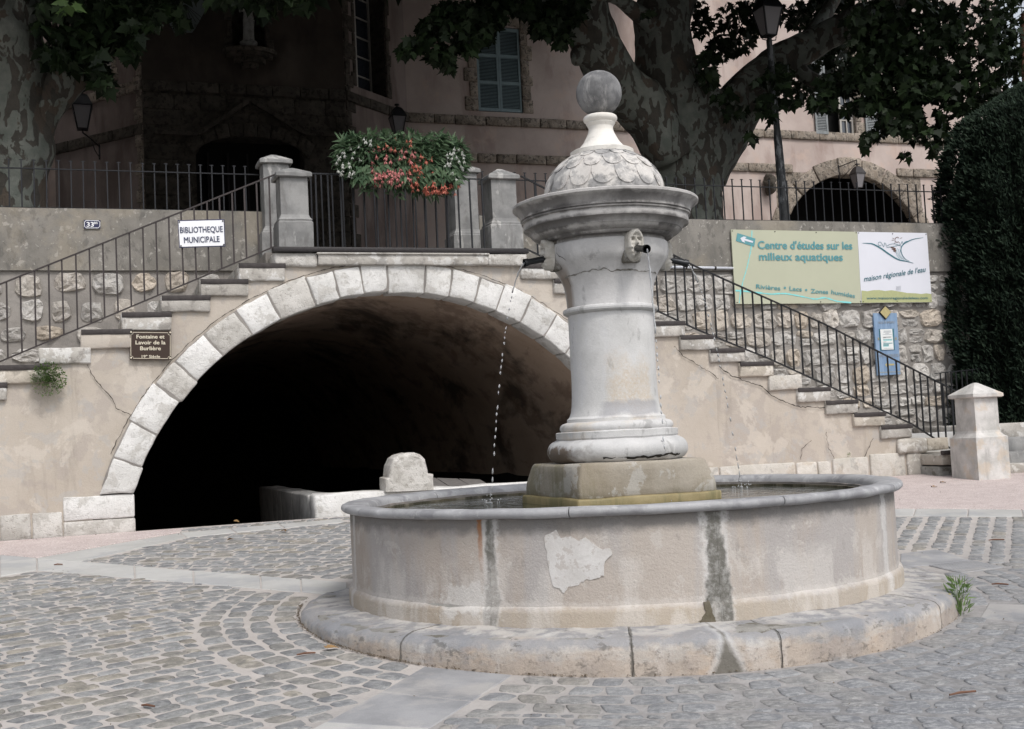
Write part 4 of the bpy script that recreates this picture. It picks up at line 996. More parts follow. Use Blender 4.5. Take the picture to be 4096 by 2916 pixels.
# water
mb = MB(); n = 64
mb.add([(BX+1.59*math.cos(2*math.pi*k/n), BY+1.59*math.sin(2*math.pi*k/n), EYE-.452) for k in range(n)], [tuple(range(n))])
mb.build('water', M['water'], None, kind='structure')
# plinth aligned with the stair wall
def plinth(name, h, z0, z1, mt, ch, cut=0):
    mb = MB(); c = Vector((.650, CY, EYE))
    def P(a, b, d):
        x, y = (a-.5)*2*h, (b-.5)*2*h; z = z0+(z1-z0)*d
        k = cut*max(0, d-.35)/.65
        s_ = math.hypot(x, y)/(h*1.4142)
        f = 1 - k*max(0, s_-.74)*1.5
        return c + AV*x*f + NV*y*f + Vector((0, 0, z))
    grid_block(mb, P, (7, 7, 5), ch, .006, 3, 6); return mb.build(name, M[mt], ft, True)
plinth('plinth_ledge', .490, -.60, -.400, 'plinth_low', .012)
plinth('plinth_block', .470, -.41, -.192, 'plinth', .018, .26)
def lathe(name, prof, mt, n=64, amp=.002, smooth=True, parent=None):
    mb = MB(); mb.lathe(prof, CX, CY, n)
    mb.v = [tuple(Vector(p)+noise.noise_vector(Vector(p)*7)*amp) for p in mb.v]
    top = len(mb.v); L = len(prof)
    mb.f.append(tuple(range(n-1, -1, -1))); mb.f.append(tuple((L-1)*n+k for k in range(n)))
    return mb.build(name, M[mt], parent or ft, smooth, sharp=24)
def arc(cx_, cz_, rx, rz, d0, d1, n=8): return [(cx_+rx*math.cos(math.radians(d0+(d1-d0)*k/n)), cz_+rz*math.sin(math.radians(d0+(d1-d0)*k/n))) for k in range(n+1)]
lathe('base_torus', [(.40, -.20)] + arc(.385, -.122, .072, .072, -80, 70, 12) + [(.392, -.045)], 'ft_torus', amp=.006)
lathe('base_fillet', [(.388, -.05), (.398, -.035), (.399, .002), (.385, .006)], 'ft_stone', amp=.003)
lathe('base_moulding', [(.366, .004)] + arc(.335, .030, .036, .032, -40, 80, 8) + [(.325, .066)], 'ft_stone', amp=.002)
shaft = [(.321, .066), (.321, .086), (.305, .10), (.293, .13), (.286, .17), (.281, .23), (.279, .32), (.2785, .50), (.279, .72), (.281, .765)]
lathe('column_shaft', shaft, 'ft_shaft', amp=.0025)
lathe('neck_ring', [(.281, .762), (.296, .768), (.309, .778), (.312, .79), (.309, .802), (.296, .808), (.283, .812)], 'ft_stone', amp=.002)
bowl = [(.281, .81), (.283, .86), (.288, .91), (.297, .955), (.312, .998), (.335, 1.042), (.362, 1.08), (.384, 1.106), (.395, 1.13), (.399, 1.165), (.399, 1.20), (.394, 1.216), (.385, 1.222), (.37, 1.224)]
lathe('bowl', bowl, 'ft_bowl', amp=.004)
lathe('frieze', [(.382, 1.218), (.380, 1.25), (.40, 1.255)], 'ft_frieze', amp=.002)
corn = [(.39, 1.243), (.425, 1.243), (.433, 1.250), (.437, 1.260), (.455, 1.268), (.474, 1.280), (.487, 1.294), (.492, 1.302), (.497, 1.303), (.499, 1.313), (.502, 1.322), (.510, 1.333), (.522, 1.342), (.541, 1.346), (.543, 1.352), (.542, 1.396), (.548, 1.400), (.556, 1.402), (.556, 1.410), (.550, 1.412), (.550, 1.418), (.561, 1.420), (.562, 1.431), (.559, 1.433), (.562, 1.447), (.570, 1.463), (.583, 1.480), (.598, 1.494), (.608, 1.500), (.611, 1.503), (.612, 1.520), (.606, 1.526), (.38, 1.537)]
corn = [(r, 1.243+(z-1.243)*.885) for r, z in corn]
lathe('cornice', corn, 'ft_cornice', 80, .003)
ZC0 = corn[-1][1]
# dome
def dome_r(t): return .392*math.cos(t*math.radians(62))**.9
def dome_pt(a, t, off=0):
    th = math.radians(-7 + 68.5*t); r = (.394+off)*math.cos(th); z = 1.56 + (.30+off)*math.sin(th)
    return Vector((CX+r*math.cos(a), CY+r*math.sin(a), EYE+z))
mb = MB(); n = 56; L = 14; vs = [dome_pt(2*math.pi*k/n, j/L) for j in range(L+1) for k in range(n)]
mb.add(vs, [(j*n+k, j*n+(k+1) % n, (j+1)*n+(k+1) % n, (j+1)*n+k) for j in range(L) for k in range(n)] + [tuple(L*n+k for k in range(n))])
dome = mb.build('dome', M['ft_dome'], ft, True)
NS = 16
for row, (tb, tt, o0) in enumerate(((.10, .46, .0045), (.46, .80, .0045), (.74, .97, .0045), (.90, 1.0, .004))):
    for k in range(NS):
        a0 = VA + 2*math.pi*(k + .5*(row % 2))/NS; hw_ = math.pi/NS*.985; mb = MB(); vs = []; NA, NT_ = 8, 5
        for j in range(NT_+1):
            for i in range(NA+1):
                x = -1+2*i/NA; a = a0+hw_*x
                low = tb + (tt-tb)*.62*(1-math.sqrt(max(0, 1-x*x)))      # rounded lower edge
                t = low+(tt-low)*j/NT_; vs.append(dome_pt(a, t, o0*(1-j/NT_)+.002))
        m_ = NA+1; b0 = len(vs)
        for i in range(NA+1):
            x = -1+2*i/NA; a = a0+hw_*x; low = tb + (tt-tb)*.62*(1-math.sqrt(max(0, 1-x*x))); vs.append(dome_pt(a, low+.004, -.003))
        fs = [(j*m_+i, j*m_+i+1, (j+1)*m_+i+1, (j+1)*m_+i) for j in range(NT_) for i in range(NA)] + [(b0+i, b0+i+1, i+1, i) for i in range(NA)]
        mb.add(vs, fs); mb.build('scale', M['ft_dome'], dome, True, sharp=35)
lathe('finial_neck', [(.17, 1.80), (.207, 1.816), (.210, 1.845), (.202, 1.850), (.180, 1.857), (.150, 1.872), (.120, 1.908), (.100, 1.945), (.086, 1.975), (.081, 1.995), (.083, 2.012), (.092, 2.026), (.097, 2.034), (.094, 2.039)] + arc(.088, 2.066, .025, .024, -60, 85, 8) + [(.05, 2.098)], 'ft_neck', 56, .0015)
ZBL = 2.240; rb_ = .152
mb = MB(); bp = [(max(.001, rb_*math.sin(math.pi*k/24)), ZBL-rb_*math.cos(math.pi*k/24)) for k in range(25)]; mb.lathe(bp, CX, CY, 48); mb.build('stone_ball', M['ft_ball'], ft, True)
# bearded masks with spouts
def mask(dirv, nm='mask'):
    d = dirv.normalized(); sx_ = Vector((0, 0, 1)).cross(d).normalized(); upv = Vector((0, 0, 1)); c = Vector((CX, CY, EYE+1.155)) + d*.392
    # backing plate
    mb = MB(); grid_block(mb, lambda a, b, e: c + sx_*(-.066+.12*a) + d*(-.05+.05*b) + upv*(-.105+.225*e), (2, 1, 3), .012, .004, 4, 14); plate = mb.build('mask_backing', M['patch_dark'], ft, True)
    mb = MB(); NU, NV_ = 28, 34; vs = []
    for j in range(NV_+1):
        y = -1+2*j/NV_
        for i in range(NU+1):
            x = -1+2*i/NU
            wv = .058*(1-.35*max(0, -y)**2-.18*max(0, y)**3)*math.sqrt(max(.0, 1-min(1, abs(y))**4))
            X = x*wv; Y = y*.104
            h = .052*math.sqrt(max(0, 1-x*x))*(1-.25*abs(y)**3)
            g_ = lambda cx0, cy0, sx0, sy0: math.exp(-((X-cx0)/sx0)**2-((Y-cy0)/sy0)**2)
            h += .030*g_(0, .020, .007, .020) + .020*g_(0, .006, .013, .008)             # nose
            h -= .024*g_(-.019, .036, .012, .008) + .024*g_(.019, .036, .012, .008)      # eye sockets
            h += .006*g_(-.020, .034, .006, .004) + .006*g_(.020, .034, .006, .004)      # eyes
            h += .014*g_(-.02, .050, .015, .005) + .014*g_(.02, .050, .015, .005)        # brows
            h += .008*g_(-.026, .012, .012, .012) + .008*g_(.026, .012, .012, .012)      # cheeks
            hood = 1/(1+math.exp(-(math.hypot(X/.036, (Y-.014)/.058)-1)*22)) if Y > -.02 else 0
            h += .026*hood
            h += .008*g_(-.016, -.010, .014, .006) + .010*g_(.016, -.010, .014, .006) - .022*g_(0, -.022, .010, .006)  # moustache, mouth
            if Y < -.015: h += .006*math.sin(X*190)*math.sin(Y*120+1)*min(1, (-.015-Y)*40) + .006
            for (bx_, by_) in ((-.024, -.07), (.0, -.084), (.024, -.07), (-.032, -.045), (.032, -.045), (-.012, -.056), (.013, -.058)): h += .017*g_(bx_, by_, .009, .010)
            edge = max(abs(x), abs(y)); h *= 1 if edge < .999 else 0
            vs.append(c + sx_*(-X) + upv*Y + d*(h+.002))
    m_ = NU+1; mb.add(vs, [(j*m_+i, j*m_+i+1, (j+1)*m_+i+1, (j+1)*m_+i) for j in range(NV_) for i in range(NU)])
    mk = mb.build('bearded_mask', M['mask'], ft, True)
    a = c + d*.04 - upv*.022; e_ = c + d*.195 - upv*.052
    mb = MB(); mb.tube([a, a+(e_-a)*.8, a+(e_-a)*.84, e_], [.021, .021, .026, .027], 16, False); mb.tube([e_, a+(e_-a)*.5], [.019, .015], 12, False); 
    mb.build('spout', M['bronze'], mk, True); return e_
tips = [mask(-NV), mask(-AV), mask(AV), mask(NV)]
# hair cracks and scars of the column (thin dark relief)
def lathe_line(name, pts, rf, mt, wd=.004):
    """pts (deg, z) polyline on a lathe surface of radius rf(z)"""
    mb = MB(); out = []
    for (a0, z0), (a1, z1) in zip(pts[:-1], pts[1:]):
        k = max(2, int(abs(a1-a0)/2.2)+int(abs(z1-z0)/.012))
        for j in range(k): t = j/k; A_ = a0+(a1-a0)*t; out.append((A_, z0+(z1-z0)*t+noise.noise(Vector((A_*.12, z0*9, 2)))*.018+R.uniform(-.002, .002)))
    out.append(pts[-1]); vs = []
    for (a, z) in out:
        h = wd*R.uniform(.4, 1.6)
        for q in (-h, h):
            r = rf(z+q)+.0045; A = ang_of(a); vs.append((CX+r*math.cos(A), CY+r*math.sin(A), EYE+z+q))
    mb.add(vs, [(2*i, 2*i+1, 2*i+3, 2*i+2) for i in range(len(out)-1)]); mb.build(name, M[mt], ft)
def prof_r(pr):
    def f(z):
        for (r0, z0), (r1, z1) in zip(pr[:-1], pr[1:]):
            if z0 <= z <= z1 and z1 > z0: return r0+(r1-r0)*(z-z0)/(z1-z0)
        return pr[-1][0] if z > pr[-1][1] else pr[0][0]
    return f
br_ = prof_r(bowl)
lathe_line('scar', [(-62, 1.005), (-40, 1.01), (-20, 1.025), (5, 1.012), (25, 1.018), (48, 1.01), (75, 1.005)], br_, 'patch_dark', .0035)
lathe_line('crack', [(-52, 1.21), (-54, 1.17), (-50, 1.13), (-44, 1.10)], br_, 'dark_gap', .0025)
lathe_line('crack', [(-58, 1.0), (-55, .94)], br_, 'dark_gap', .004)
tr_ = prof_r([(.40, -.20)] + arc(.385, -.122, .072, .072, -80, 70, 12))
lathe_line('scar', [(-12, -.172), (5, -.168), (20, -.172), (45, -.160), (60, -.162)], tr_, 'dark_gap', .006)
# water jets
def jet(label, start, d, land, sol):
    mb = MB(); s0 = Vector(start); e0 = Vector(land); N_ = 46
    T = math.sqrt(2*abs(e0.z-s0.z)/9.81); pts = []
    for i in range(N_+1):
        t = i/N_; p = s0 + (e0-s0)*t; p.z = s0.z + (e0.z-s0.z)*(t*t*.86+t*.14); pts.append(p + Vector((math.sin(i*1.9), math.cos(i*1.3), 0))*.0022)
    i = 0; k0 = int(N_*sol)
    mb.tube(pts[:k0+1], [.0058*R.uniform(.6, 1.2) for _ in range(k0+1)], 7)
    e_ = mb.build('water_jet', M['jet'], None, True, label=label, cat='water jet', group='jets of the fountain'); mb = MB()
    i = k0+1
    while i < N_-1:
        a, b = pts[i], pts[min(N_, i+1)]; m_ = R.uniform(.45, .8); q = a + (b-a)*m_
        mb.tube([a, (a+q)/2, q], [.002, R.uniform(.0045, .008), .002], 7); i += R.choice((1, 1, 2))
    mb.build('drops', M['jet'], e_, True, kind='stuff')
    mb = MB()
    for q in range(26):
        a = R.random()*6.28; r = R.random()**1.5*.085; h = R.random()**2*.075*(1-r*6) if r < .1 else .005
        p = e0+Vector((r*math.cos(a), r*math.sin(a), max(.004, h))); mb.tube([p-Vector((0, 0, .004)), p+Vector((0, 0, .005))], [R.uniform(.002, .006)]*2, 5)
    mb.build('splash', M['jet'], e_, True, kind='stuff')
def wpt(px, py, z):       # photo point on the horizontal plane z (eye relative)
    r = ray(px, py); t = z/r.z; return Vector((r.x*t, r.y*t, EYE+z))
jet('thin jet of water falling from the left spout into the basin before the dark arch', tips[1], -AV, wpt(1094, 1122, -.452), .30)
jet('thin jet of water falling from the front spout in front of the column', tips[0], -NV, wpt(1488, 1117, -.452), .55)
jet('thin jet of water falling from the right spout in front of the stair wall', tips[2], AV, wpt(1652, 1086, -.452), .22)

# =================================================================== SIGNS
def plate(name, cs, v, th, mt, label, cat, group=None, parent=None):
    c = sum([at(*p, v) for p in cs], Vector())/4
    e = empty(name, c, label, cat, group) if parent is None else parent
    mb = MB(); polyplate(mb, [at(*p, v) for p in cs], NV, th); b_ = mb.build('panel', M[mt], e); return e, b_
# library sign hung on the left railing
vs_ = vr-.03
cs = [(395.6, 490.5), (499.6, 488), (502, 549), (399.5, 552)]
e, b_ = plate('library_sign', cs, vs_, .006, 'navy', 'white enamel sign reading BIBLIOTHEQUE MUNICIPALE hung on the left stair railing', 'sign')
mb = MB(); polyplate(mb, [at(*p, vs_-.004) for p in ((397.4, 492.6), (498, 490.2), (500.3, 546.8), (401, 549.8))], NV, .004); mb.build('white_enamel', M['white_sign'], e)
text('BIBLIOTHEQUE', (401.5, 519), (496.5, 516.5), .062, M['sign_ink'], e, vs_-.005, .010)
text('MUNICIPALE', (410.5, 541.3), (489.5, 538.6), .062, M['sign_ink'], e, vs_-.005, .010)
for p in ((399.5, 494.5), (496, 492.3), (498.5, 545), (403, 547.8)):
    mb = MB(); q = at(*p, vs_-.005); mb.tube([q, q-NV*.006], .008); mb.build('bolt', M['nosing'], e)
# house number
vb = VW-.055
cs = [Q(0, 600, 3.2486, *p) for p in ((1090, 908), (1306, 910), (1304, 1020), (1092, 1020))]
e, b_ = plate('house_number', cs, vb, .006, 'navy', 'small navy blue enamel plate with white number 33 BIS on the left concrete wall', 'number plate')
ins = [Q(0, 600, 3.2486, *p) for p in ((1118, 916), (1277, 917), (1298, 938), (1297, 992), (1275, 1013), (1120, 1012), (1098, 992), (1098, 937))]
mb = MB(); ribbon(mb, ins+[ins[0]], .006, vb, .002); mb.build('white_border', M['white_sign'], e)
text('33', Q(0, 600, 3.2486, 1128, 996), Q(0, 600, 3.2486, 1218, 996), .052, M['white_sign'], e, vb-.001, .03)
text('BIS', Q(0, 600, 3.2486, 1222, 962), Q(0, 600, 3.2486, 1268, 962), .025, M['white_sign'], e, vb-.001, .02)
# brown plaque
cs = [Q(0, 900, 1.624, *p) for p in ((843, 687), (1112, 690), (1112, 876), (843, 874))]
e, b_ = plate('fountain_plaque', cs, -.045, .02, 'brown_plaque', 'brown plaque with cream lettering Fontaine et Lavoir de la Burliere under the left steps', 'plaque')
bd = [Q(0, 900, 1.624, *p) for p in ((866, 697), (1090, 700), (1094, 712), (1106, 716), (1106, 852), (1094, 856), (1090, 868), (866, 866), (862, 854), (850, 850), (850, 712), (862, 709))]
mb = MB(); ribbon(mb, bd+[bd[0]], .005, -.045); mb.build('cream_border', M['cream'], e)
for x, y in ((852, 697), (1105, 699), (1105, 866), (851, 864)):
    q = at(*Q(0, 900, 1.624, x, y), -.046); mb = MB(); mb.tube([q, q-NV*.008], .010); mb.build('bolt', M['cream'], e, True)
for s_, x0, x1, y, h in (('Fontaine et', 887, 1068, 737, .045), ('Lavoir de la', 881, 1074, 775, .045), ('Burlière', 911, 1044, 813, .045), ('19° Siècle', 921, 1039, 863, .033)):
    text(s_, Q(0, 900, 1.624, x0, y), Q(0, 900, 1.624, x1, y), h*.85, M['cream'], e, -.046, .030)
# information board
vbd = VW-.075; K = lambda x, y: Q(2900, 900, 2.4989, x, y)
c_ = (at(1628, 512, vbd)+at(2076, 674, vbd))/2
e = empty('information_board', c_, 'long sage green and white board about water studies fixed to the right terrace wall', 'sign board')
mb = MB(); polyplate(mb, [at(*K(*p), vbd) for p in ((60, 45), (1322, 68), (1362, 780), (106, 790))], NV, .02); mb.build('green_panel', M['green_board'], e)
mb = MB(); polyplate(mb, [at(*K(*p), vbd) for p in ((1324, 68), (2018, 80), (2068, 773), (1364, 780))], NV, .02); mb.build('white_panel', M['white_board'], e)
def line(pts, wd, mt, nm='printed_line', off=.003):
    mb = MB(); ribbon(mb, [K(*p) for p in pts], wd, vbd, off); mb.build(nm, M[mt], e)
def kpoly(pts, mt, nm, off=.003):
    mb = MB(); mb.add([at(*K(*p), vbd)-NV*off for p in pts], [tuple(range(len(pts)))]); mb.build(nm, M[mt], e)
def curve(pts, n=6):
    out = []
    for i in range(len(pts)-1):
        p0, p1, p2, p3 = pts[max(0, i-1)], pts[i], pts[i+1], pts[min(len(pts)-1, i+2)]
        for k in range(n):
            t = k/n; out.append(tuple(.5*((2*p1[j])+(-p0[j]+p2[j])*t+(2*p0[j]-5*p1[j]+4*p2[j]-p3[j])*t*t+(-p0[j]+3*p1[j]-3*p2[j]+p3[j])*t**3) for j in (0, 1)))
    return out+[pts[-1]]
rv = curve([(268, 55), (262, 215), (240, 330), (215, 440), (180, 560), (150, 700), (142, 780)]); line(rv, [.012*R.uniform(.6, 1.6) for _ in rv], 'cyan', 'printed_river')
rv = curve([(103, 655), (200, 662), (300, 672), (450, 690), (540, 686), (620, 688), (770, 715), (900, 740), (1000, 727), (1120, 762), (1260, 776)]); line(rv, [.018*R.uniform(.6, 1.5) for _ in rv], 'cyan', 'printed_river', .0035)
kpoly([(122, 80), (303, 137), (290, 218), (107, 160)], 'teal', 'arrow_field', .005)
kpoly([(150, 133), (183, 115), (213, 121), (195, 135), (278, 163), (274, 180), (190, 155), (197, 178), (170, 168)], 'white_board', 'arrow', .008)
text("Centre d'études sur les", K(330, 237), K(1270, 243), .106, M['teal'], e, vbd, .030, off=.006)
text('milieux aquatiques', K(342, 352), K(1175, 357), .106, M['teal'], e, vbd, .030, off=.006)
for s_, a, b in (('Rivières', (310, 634), (550, 652)), ('Lacs', (643, 654), (765, 663)), ('Zones', (857, 680), (1028, 689)), ('humides', (1060, 688), (1295, 729))):
    text(s_, K(*a), K(*b), .058, M['teal'], e, vbd, .022, off=.006)
for x, y in ((597, 628), (810, 650)): kpoly([(x+12*math.cos(t*.6), y+12*math.sin(t*.6)) for t in range(10)], 'teal', 'bullet', .006)
hill = [(1363, 655), (1420, 662), (1480, 652), (1540, 650), (1600, 660), (1660, 652), (1760, 668), (1820, 680), (1900, 683), (1960, 690), (2010, 683), (2061, 690), (2067, 771), (1366, 778)]
kpoly(hill, 'olive', 'printed_hills', .004)
text('www.maisonregionaledeleau.com', K(1414, 743), K(2024, 741), .036, M['dteal'], e, vbd, .01, off=.007)
text("maison régionale de l'eau", K(1388, 566), K(2008, 466), .075, M['dteal'], e, vbd, .004, .35, off=.006)
sl_ = curve([(1372, 182), (1430, 184), (1480, 192), (1560, 235), (1640, 292), (1730, 345), (1810, 362), (1882, 382)]); line(sl_, [.004+.016*math.sin(math.pi*i/(len(sl_)-1)) for i in range(len(sl_))], 'dteal', 'logo_stroke', .005)
sl_ = curve([(1980, 126), (1900, 138), (1840, 158), (1780, 195), (1757, 240), (1768, 295), (1800, 340), (1845, 362)]); line(sl_, [.003+.012*math.sin(math.pi*i/(len(sl_)-1)) for i in range(len(sl_))], 'dteal', 'logo_stroke', .0055)
line(curve([(1560, 205), (1535, 205), (1530, 178), (1552, 172), (1570, 195), (1585, 218), (1592, 180), (1606, 190), (1612, 212), (1650, 192), (1700, 190), (1760, 212)]), .006, 'dteal', 'logo_stroke', .006)
line(curve([(1612, 225), (1680, 215), (1720, 205), (1755, 192), (1768, 165), (1778, 188), (1800, 168), (1830, 160), (1850, 152)]), .006, 'dteal', 'logo_stroke', .006)
for k_, (a, b, c3) in enumerate((((1720, 232), (1712, 290), (1745, 342)), ((1738, 238), (1728, 290), (1768, 345)), ((1752, 248), (1745, 300), (1790, 350)))): line(curve([a, b, c3]), .005, 'teal', 'logo_stroke', .0065)
for a, b in (((1655, 222), (1705, 240)), ((1665, 240), (1708, 256)), ((1680, 258), (1706, 272))): line([a, ((a[0]+b[0])/2, (a[1]+b[1])/2-4), b], .013, 'rust_print', 'logo_stroke', .006)
line(curve([(1735, 130), (1718, 122), (1700, 135), (1698, 158), (1712, 172), (1735, 168)]), .008, 'rust_print', 'logo_sun', .006)
for a, b in (((1672, 130), (1690, 138)), ((1664, 152), (1686, 152)), ((1690, 185), (1700, 176)), ((1750, 135), (1768, 126)), ((1738, 176), (1748, 184))): line([a, b], .006, 'rust_print', 'logo_sun', .006)
for x in range(5): line([(1712+x*10, 600+R.uniform(0, 12)), (1710+x*10, 660-R.uniform(0, 8))], .004, 'faded', 'smudge', .006)
for x, y in ((72, 60), (498, 66), (910, 74), (1310, 78), (1334, 80), (1674, 88), (2008, 92), (120, 775), (955, 768), (1354, 766), (1380, 766), (1718, 763), (2056, 758)):
    q = at(*K(x, y), vbd); mb = MB(); mb.tube([q, q-NV*.008], .007, 6); mb.build('screw', M['steel'], e)
# blue wooden direction panel
KB = lambda x, y: Q(3300, 1200, 2.1658, x, y); vbl = VW-.07
e, b_ = plate('wooden_panel', [KB(*p) for p in ((418, 115), (622, 112), (655, 643), (457, 655))], vbl, .03, 'blue_wood', 'tall blue painted wooden panel with a yellow diamond and arrow on the rubble wall', 'sign')
mb = MB(); polyplate(mb, [at(*KB(*p), vbl-.02) for p in ((519, 52), (575, 104), (527, 168), (470, 106))], NV, .018); dk = mb.build('diamond_edge', M['steel'], e)
mb = MB(); polyplate(mb, [at(*KB(*p), vbl-.028) for p in ((523, 54), (574, 104), (530, 160), (480, 106))], NV, .01); mb.build('yellow_diamond', M['ochre'], e)
mb = MB(); polyplate(mb, [at(*KB(*p), vbl-.006) for p in ((469, 252), (596, 248), (605, 430), (480, 436))], NV, .008); mb.build('blue_frame', M['dteal'], e)
mb = MB(); polyplate(mb, [at(*KB(*p), vbl-.012) for p in ((478, 254), (582, 250), (596, 428), (492, 431))], NV, .005); mb.build('paper_notice', M['paper'], e)
def kb_line(a, b, wd, mt, off=.014): mb = MB(); ribbon(mb, [KB(*a), KB(*b)], wd, vbl, off); mb.build('printed_line', M[mt], e)
for y, x0, x1, wd, mt in ((270, 503, 565, .006, 'faded'), (280, 500, 568, .006, 'faded'), (292, 515, 550, .004, 'faded'), (300, 495, 575, .004, 'faded'), (323, 498, 570, .006, 'steel'), (330, 498, 520, .004, 'steel'), (342, 499, 578, .007, 'teal'), (350, 500, 575, .009, 'cyan'), (365, 500, 525, .004, 'steel'), (376, 500, 579, .010, 'teal'), (387, 500, 548, .010, 'teal'), (396, 500, 548, .009, 'teal'), (402, 500, 546, .007, 'cyan'), (420, 505, 590, .003, 'faded')):
    kb_line((x0, y), (x1, y-2), wd, mt)
text('VILLE DE BARJOLS', KB(460, 205), KB(602, 200), .030, M['faded'], e, vbl, .006)
text('BI', KB(458, 347), KB(476, 347), .036, M['ochre'], e, vbl, .006); text('UE', KB(598, 345), KB(622, 344), .036, M['ochre'], e, vbl, .006)
text('MEDIATHEQUE', KB(472, 496), KB(636, 490), .040, M['faded'], e, vbl, .006)
mb = MB(); mb.add([at(*KB(*p), vbl)-NV*.003 for p in ((518, 561), (542, 537), (545, 553), (599, 551), (599, 566), (546, 568), (547, 592))], [tuple(range(7))]); mb.build('yellow_arrow', M['ochre'], e)
kb_line((458, 628), (655, 620), .005, 'ochre', .003)

# =================================================================== HANGING FLOWERS on the landing railing
fc = at(893, 362, -.02); uc, zc_ = uz(893, 362, -.02)
box_e = empty('flower_box', at(905, 415, -.02), 'long brown plastic flower box hooked on the landing railing under the begonias', 'flower box')
ba, zb0 = uz(800, 415, -.05); bb_, _ = uz(1010, 415, -.05)
mb = MB(); grid_block(mb, lambda a, b, c: W(ba+(bb_-ba)*(a+(a-.5)*.05*c), -.20+.26*(b+(b-.5)*.2*c), zb0+.01+.15*c), (6, 1, 1), .006, .0005); mb.build('trough', M['pot'], box_e)
for t in (.2, .8):
    mb = MB(); u_ = ba+(bb_-ba)*t; mb.tube([W(u_, -.215, zb0+.19), W(u_, -.215, zb0-.01), W(u_, .03, zb0-.015), W(u_, .05, zb0+.27)], .006, 6); mb.build('hook', M['iron'], box_e)
beg = empty('begonia_plant', fc, 'bushy trailing begonias with pink, coral and white flowers spilling over the landing railing', 'flowers')
RF = random.Random(5)
def leafshape(mb, p, d, side, L, wd, droop=.25, n=4):
    """pointed leaf folded on its midrib"""
    d = d.normalized(); side = (side - d*side.dot(d)).normalized(); up = d.cross(side).normalized()
    mid = []; le = []; ri = []
    for i in range(n+1):
        t = i/n; c = p + d*L*t - up*L*droop*t*t; w_ = wd*math.sin(math.pi*(t**.7))*(1-t*.25)
        mid.append(c); le.append(c + side*w_ + up*w_*.3); ri.append(c - side*w_ + up*w_*.3)
    vs = mid+le+ri; m_ = n+1
    mb.add(vs, [(i, i+1, m_+i+1, m_+i) for i in range(n)] + [(i+1, i, 2*m_+i, 2*m_+i+1) for i in range(n)])
def ell(px, py, rx, ry):     # random point on the outer shell of the plant, photo ellipse
    while True:
        x, y = RF.uniform(-1, 1), RF.uniform(-1, 1)
        if x*x+y*y < 1: break
    return px+x*rx, py+y*ry, math.sqrt(1-x*x-y*y)
clus = [(893, 352, 142, 48, 1300), (800, 345, 54, 44, 420), (985, 355, 56, 52, 450), (893, 318, 125, 28, 500), (950, 400, 62, 28, 260), (870, 388, 75, 22, 420), (810, 385, 40, 20, 90), (940, 385, 70, 20, 200)]
mb = MB()
for (px, py, rx, ry, n) in clus:
    for _ in range(n):
        x, y, h = ell(px, py, rx, ry); p = at(x, y, -.02 - .26*h*RF.uniform(.5, 1.05) + .06)
        dx = (x-893)/150; dy = (345-y)/60
        d = AV*(dx+RF.uniform(-.7, .7)) + Vector((0, 0, dy*.5-.45+RF.uniform(-.5, .35))) - NV*(.35+RF.uniform(-.3, .5))
        leafshape(mb, p, d, Vector((RF.uniform(-1, 1), RF.uniform(-1, 1), RF.uniform(-.3, .3))), RF.uniform(.07, .14), RF.uniform(.010, .022), RF.uniform(.1, .4))
for (sx_, sy_) in ((965, 430), (935, 425), (880, 430), (822, 420), (1000, 415), (950, 410), (908, 412)):
    for _ in range(16):
        p = at(sx_+RF.uniform(-14, 14), sy_+RF.uniform(-12, 8), -.12+RF.uniform(-.08, .05))
        leafshape(mb, p, AV*RF.uniform(-.8, .8)+Vector((0, 0, RF.uniform(-1, .1)))-NV*.2, AV+NV*RF.uniform(-1, 1), RF.uniform(.07, .12), RF.uniform(.009, .016))
for x, y in ((760, 300), (790, 296), (822, 290), (850, 296), (960, 298), (1000, 300), (1018, 306), (985, 296), (880, 300), (920, 296)):
    for _ in range(5):
        leafshape(mb, at(x+RF.uniform(-9, 9), y+14, -.1), AV*RF.uniform(-.7, .7)+Vector((0, 0, 1)), AV+NV*RF.uniform(-1, 1), RF.uniform(.09, .13), RF.uniform(.009, .014), -.1)
for _ in range(330):
    p = at(RF.uniform(792, 1018), RF.uniform(366, 404), -.25+RF.uniform(-.04, .02))
    leafshape(mb, p, AV*RF.uniform(-.7, .7)+Vector((0, 0, RF.uniform(-1.2, -.2)))-NV*RF.uniform(0, .3), AV+NV*RF.uniform(-.4, .4), RF.uniform(.07, .12), RF.uniform(.014, .024), RF.uniform(.0, .3))
mb.build('foliage', M['begonia'], beg, False, kind='stuff')
def blossom_mesh(nm, mt, bell):
    mb = MB()
    for k in range(6):
        a = 2*math.pi*k/6 + RF.uniform(-.2, .2); o = Vector((math.cos(a), math.sin(a), 0))
        d = o*(.35 if bell else .8) + Vector((0, 0, -1))
        leafshape(mb, Vector((0, 0, 0))+o*.004, d, Vector((-math.sin(a), math.cos(a), 0)), RF.uniform(.042, .056), .0095, -.25 if bell else .15, 3)
    mb.tube([Vector((0, 0, .03)), Vector((0, 0, 0))], [.0018, .0035], 5)
    me = bpy.data.meshes.new(nm); me.from_pydata(mb.v, [], mb.f); me.materials.append(M[mt]); me.update(); return me
BM = {k: [blossom_mesh(k, k, q) for q in (True, False, True)] for k in ('pink', 'coral', 'white_petal')}
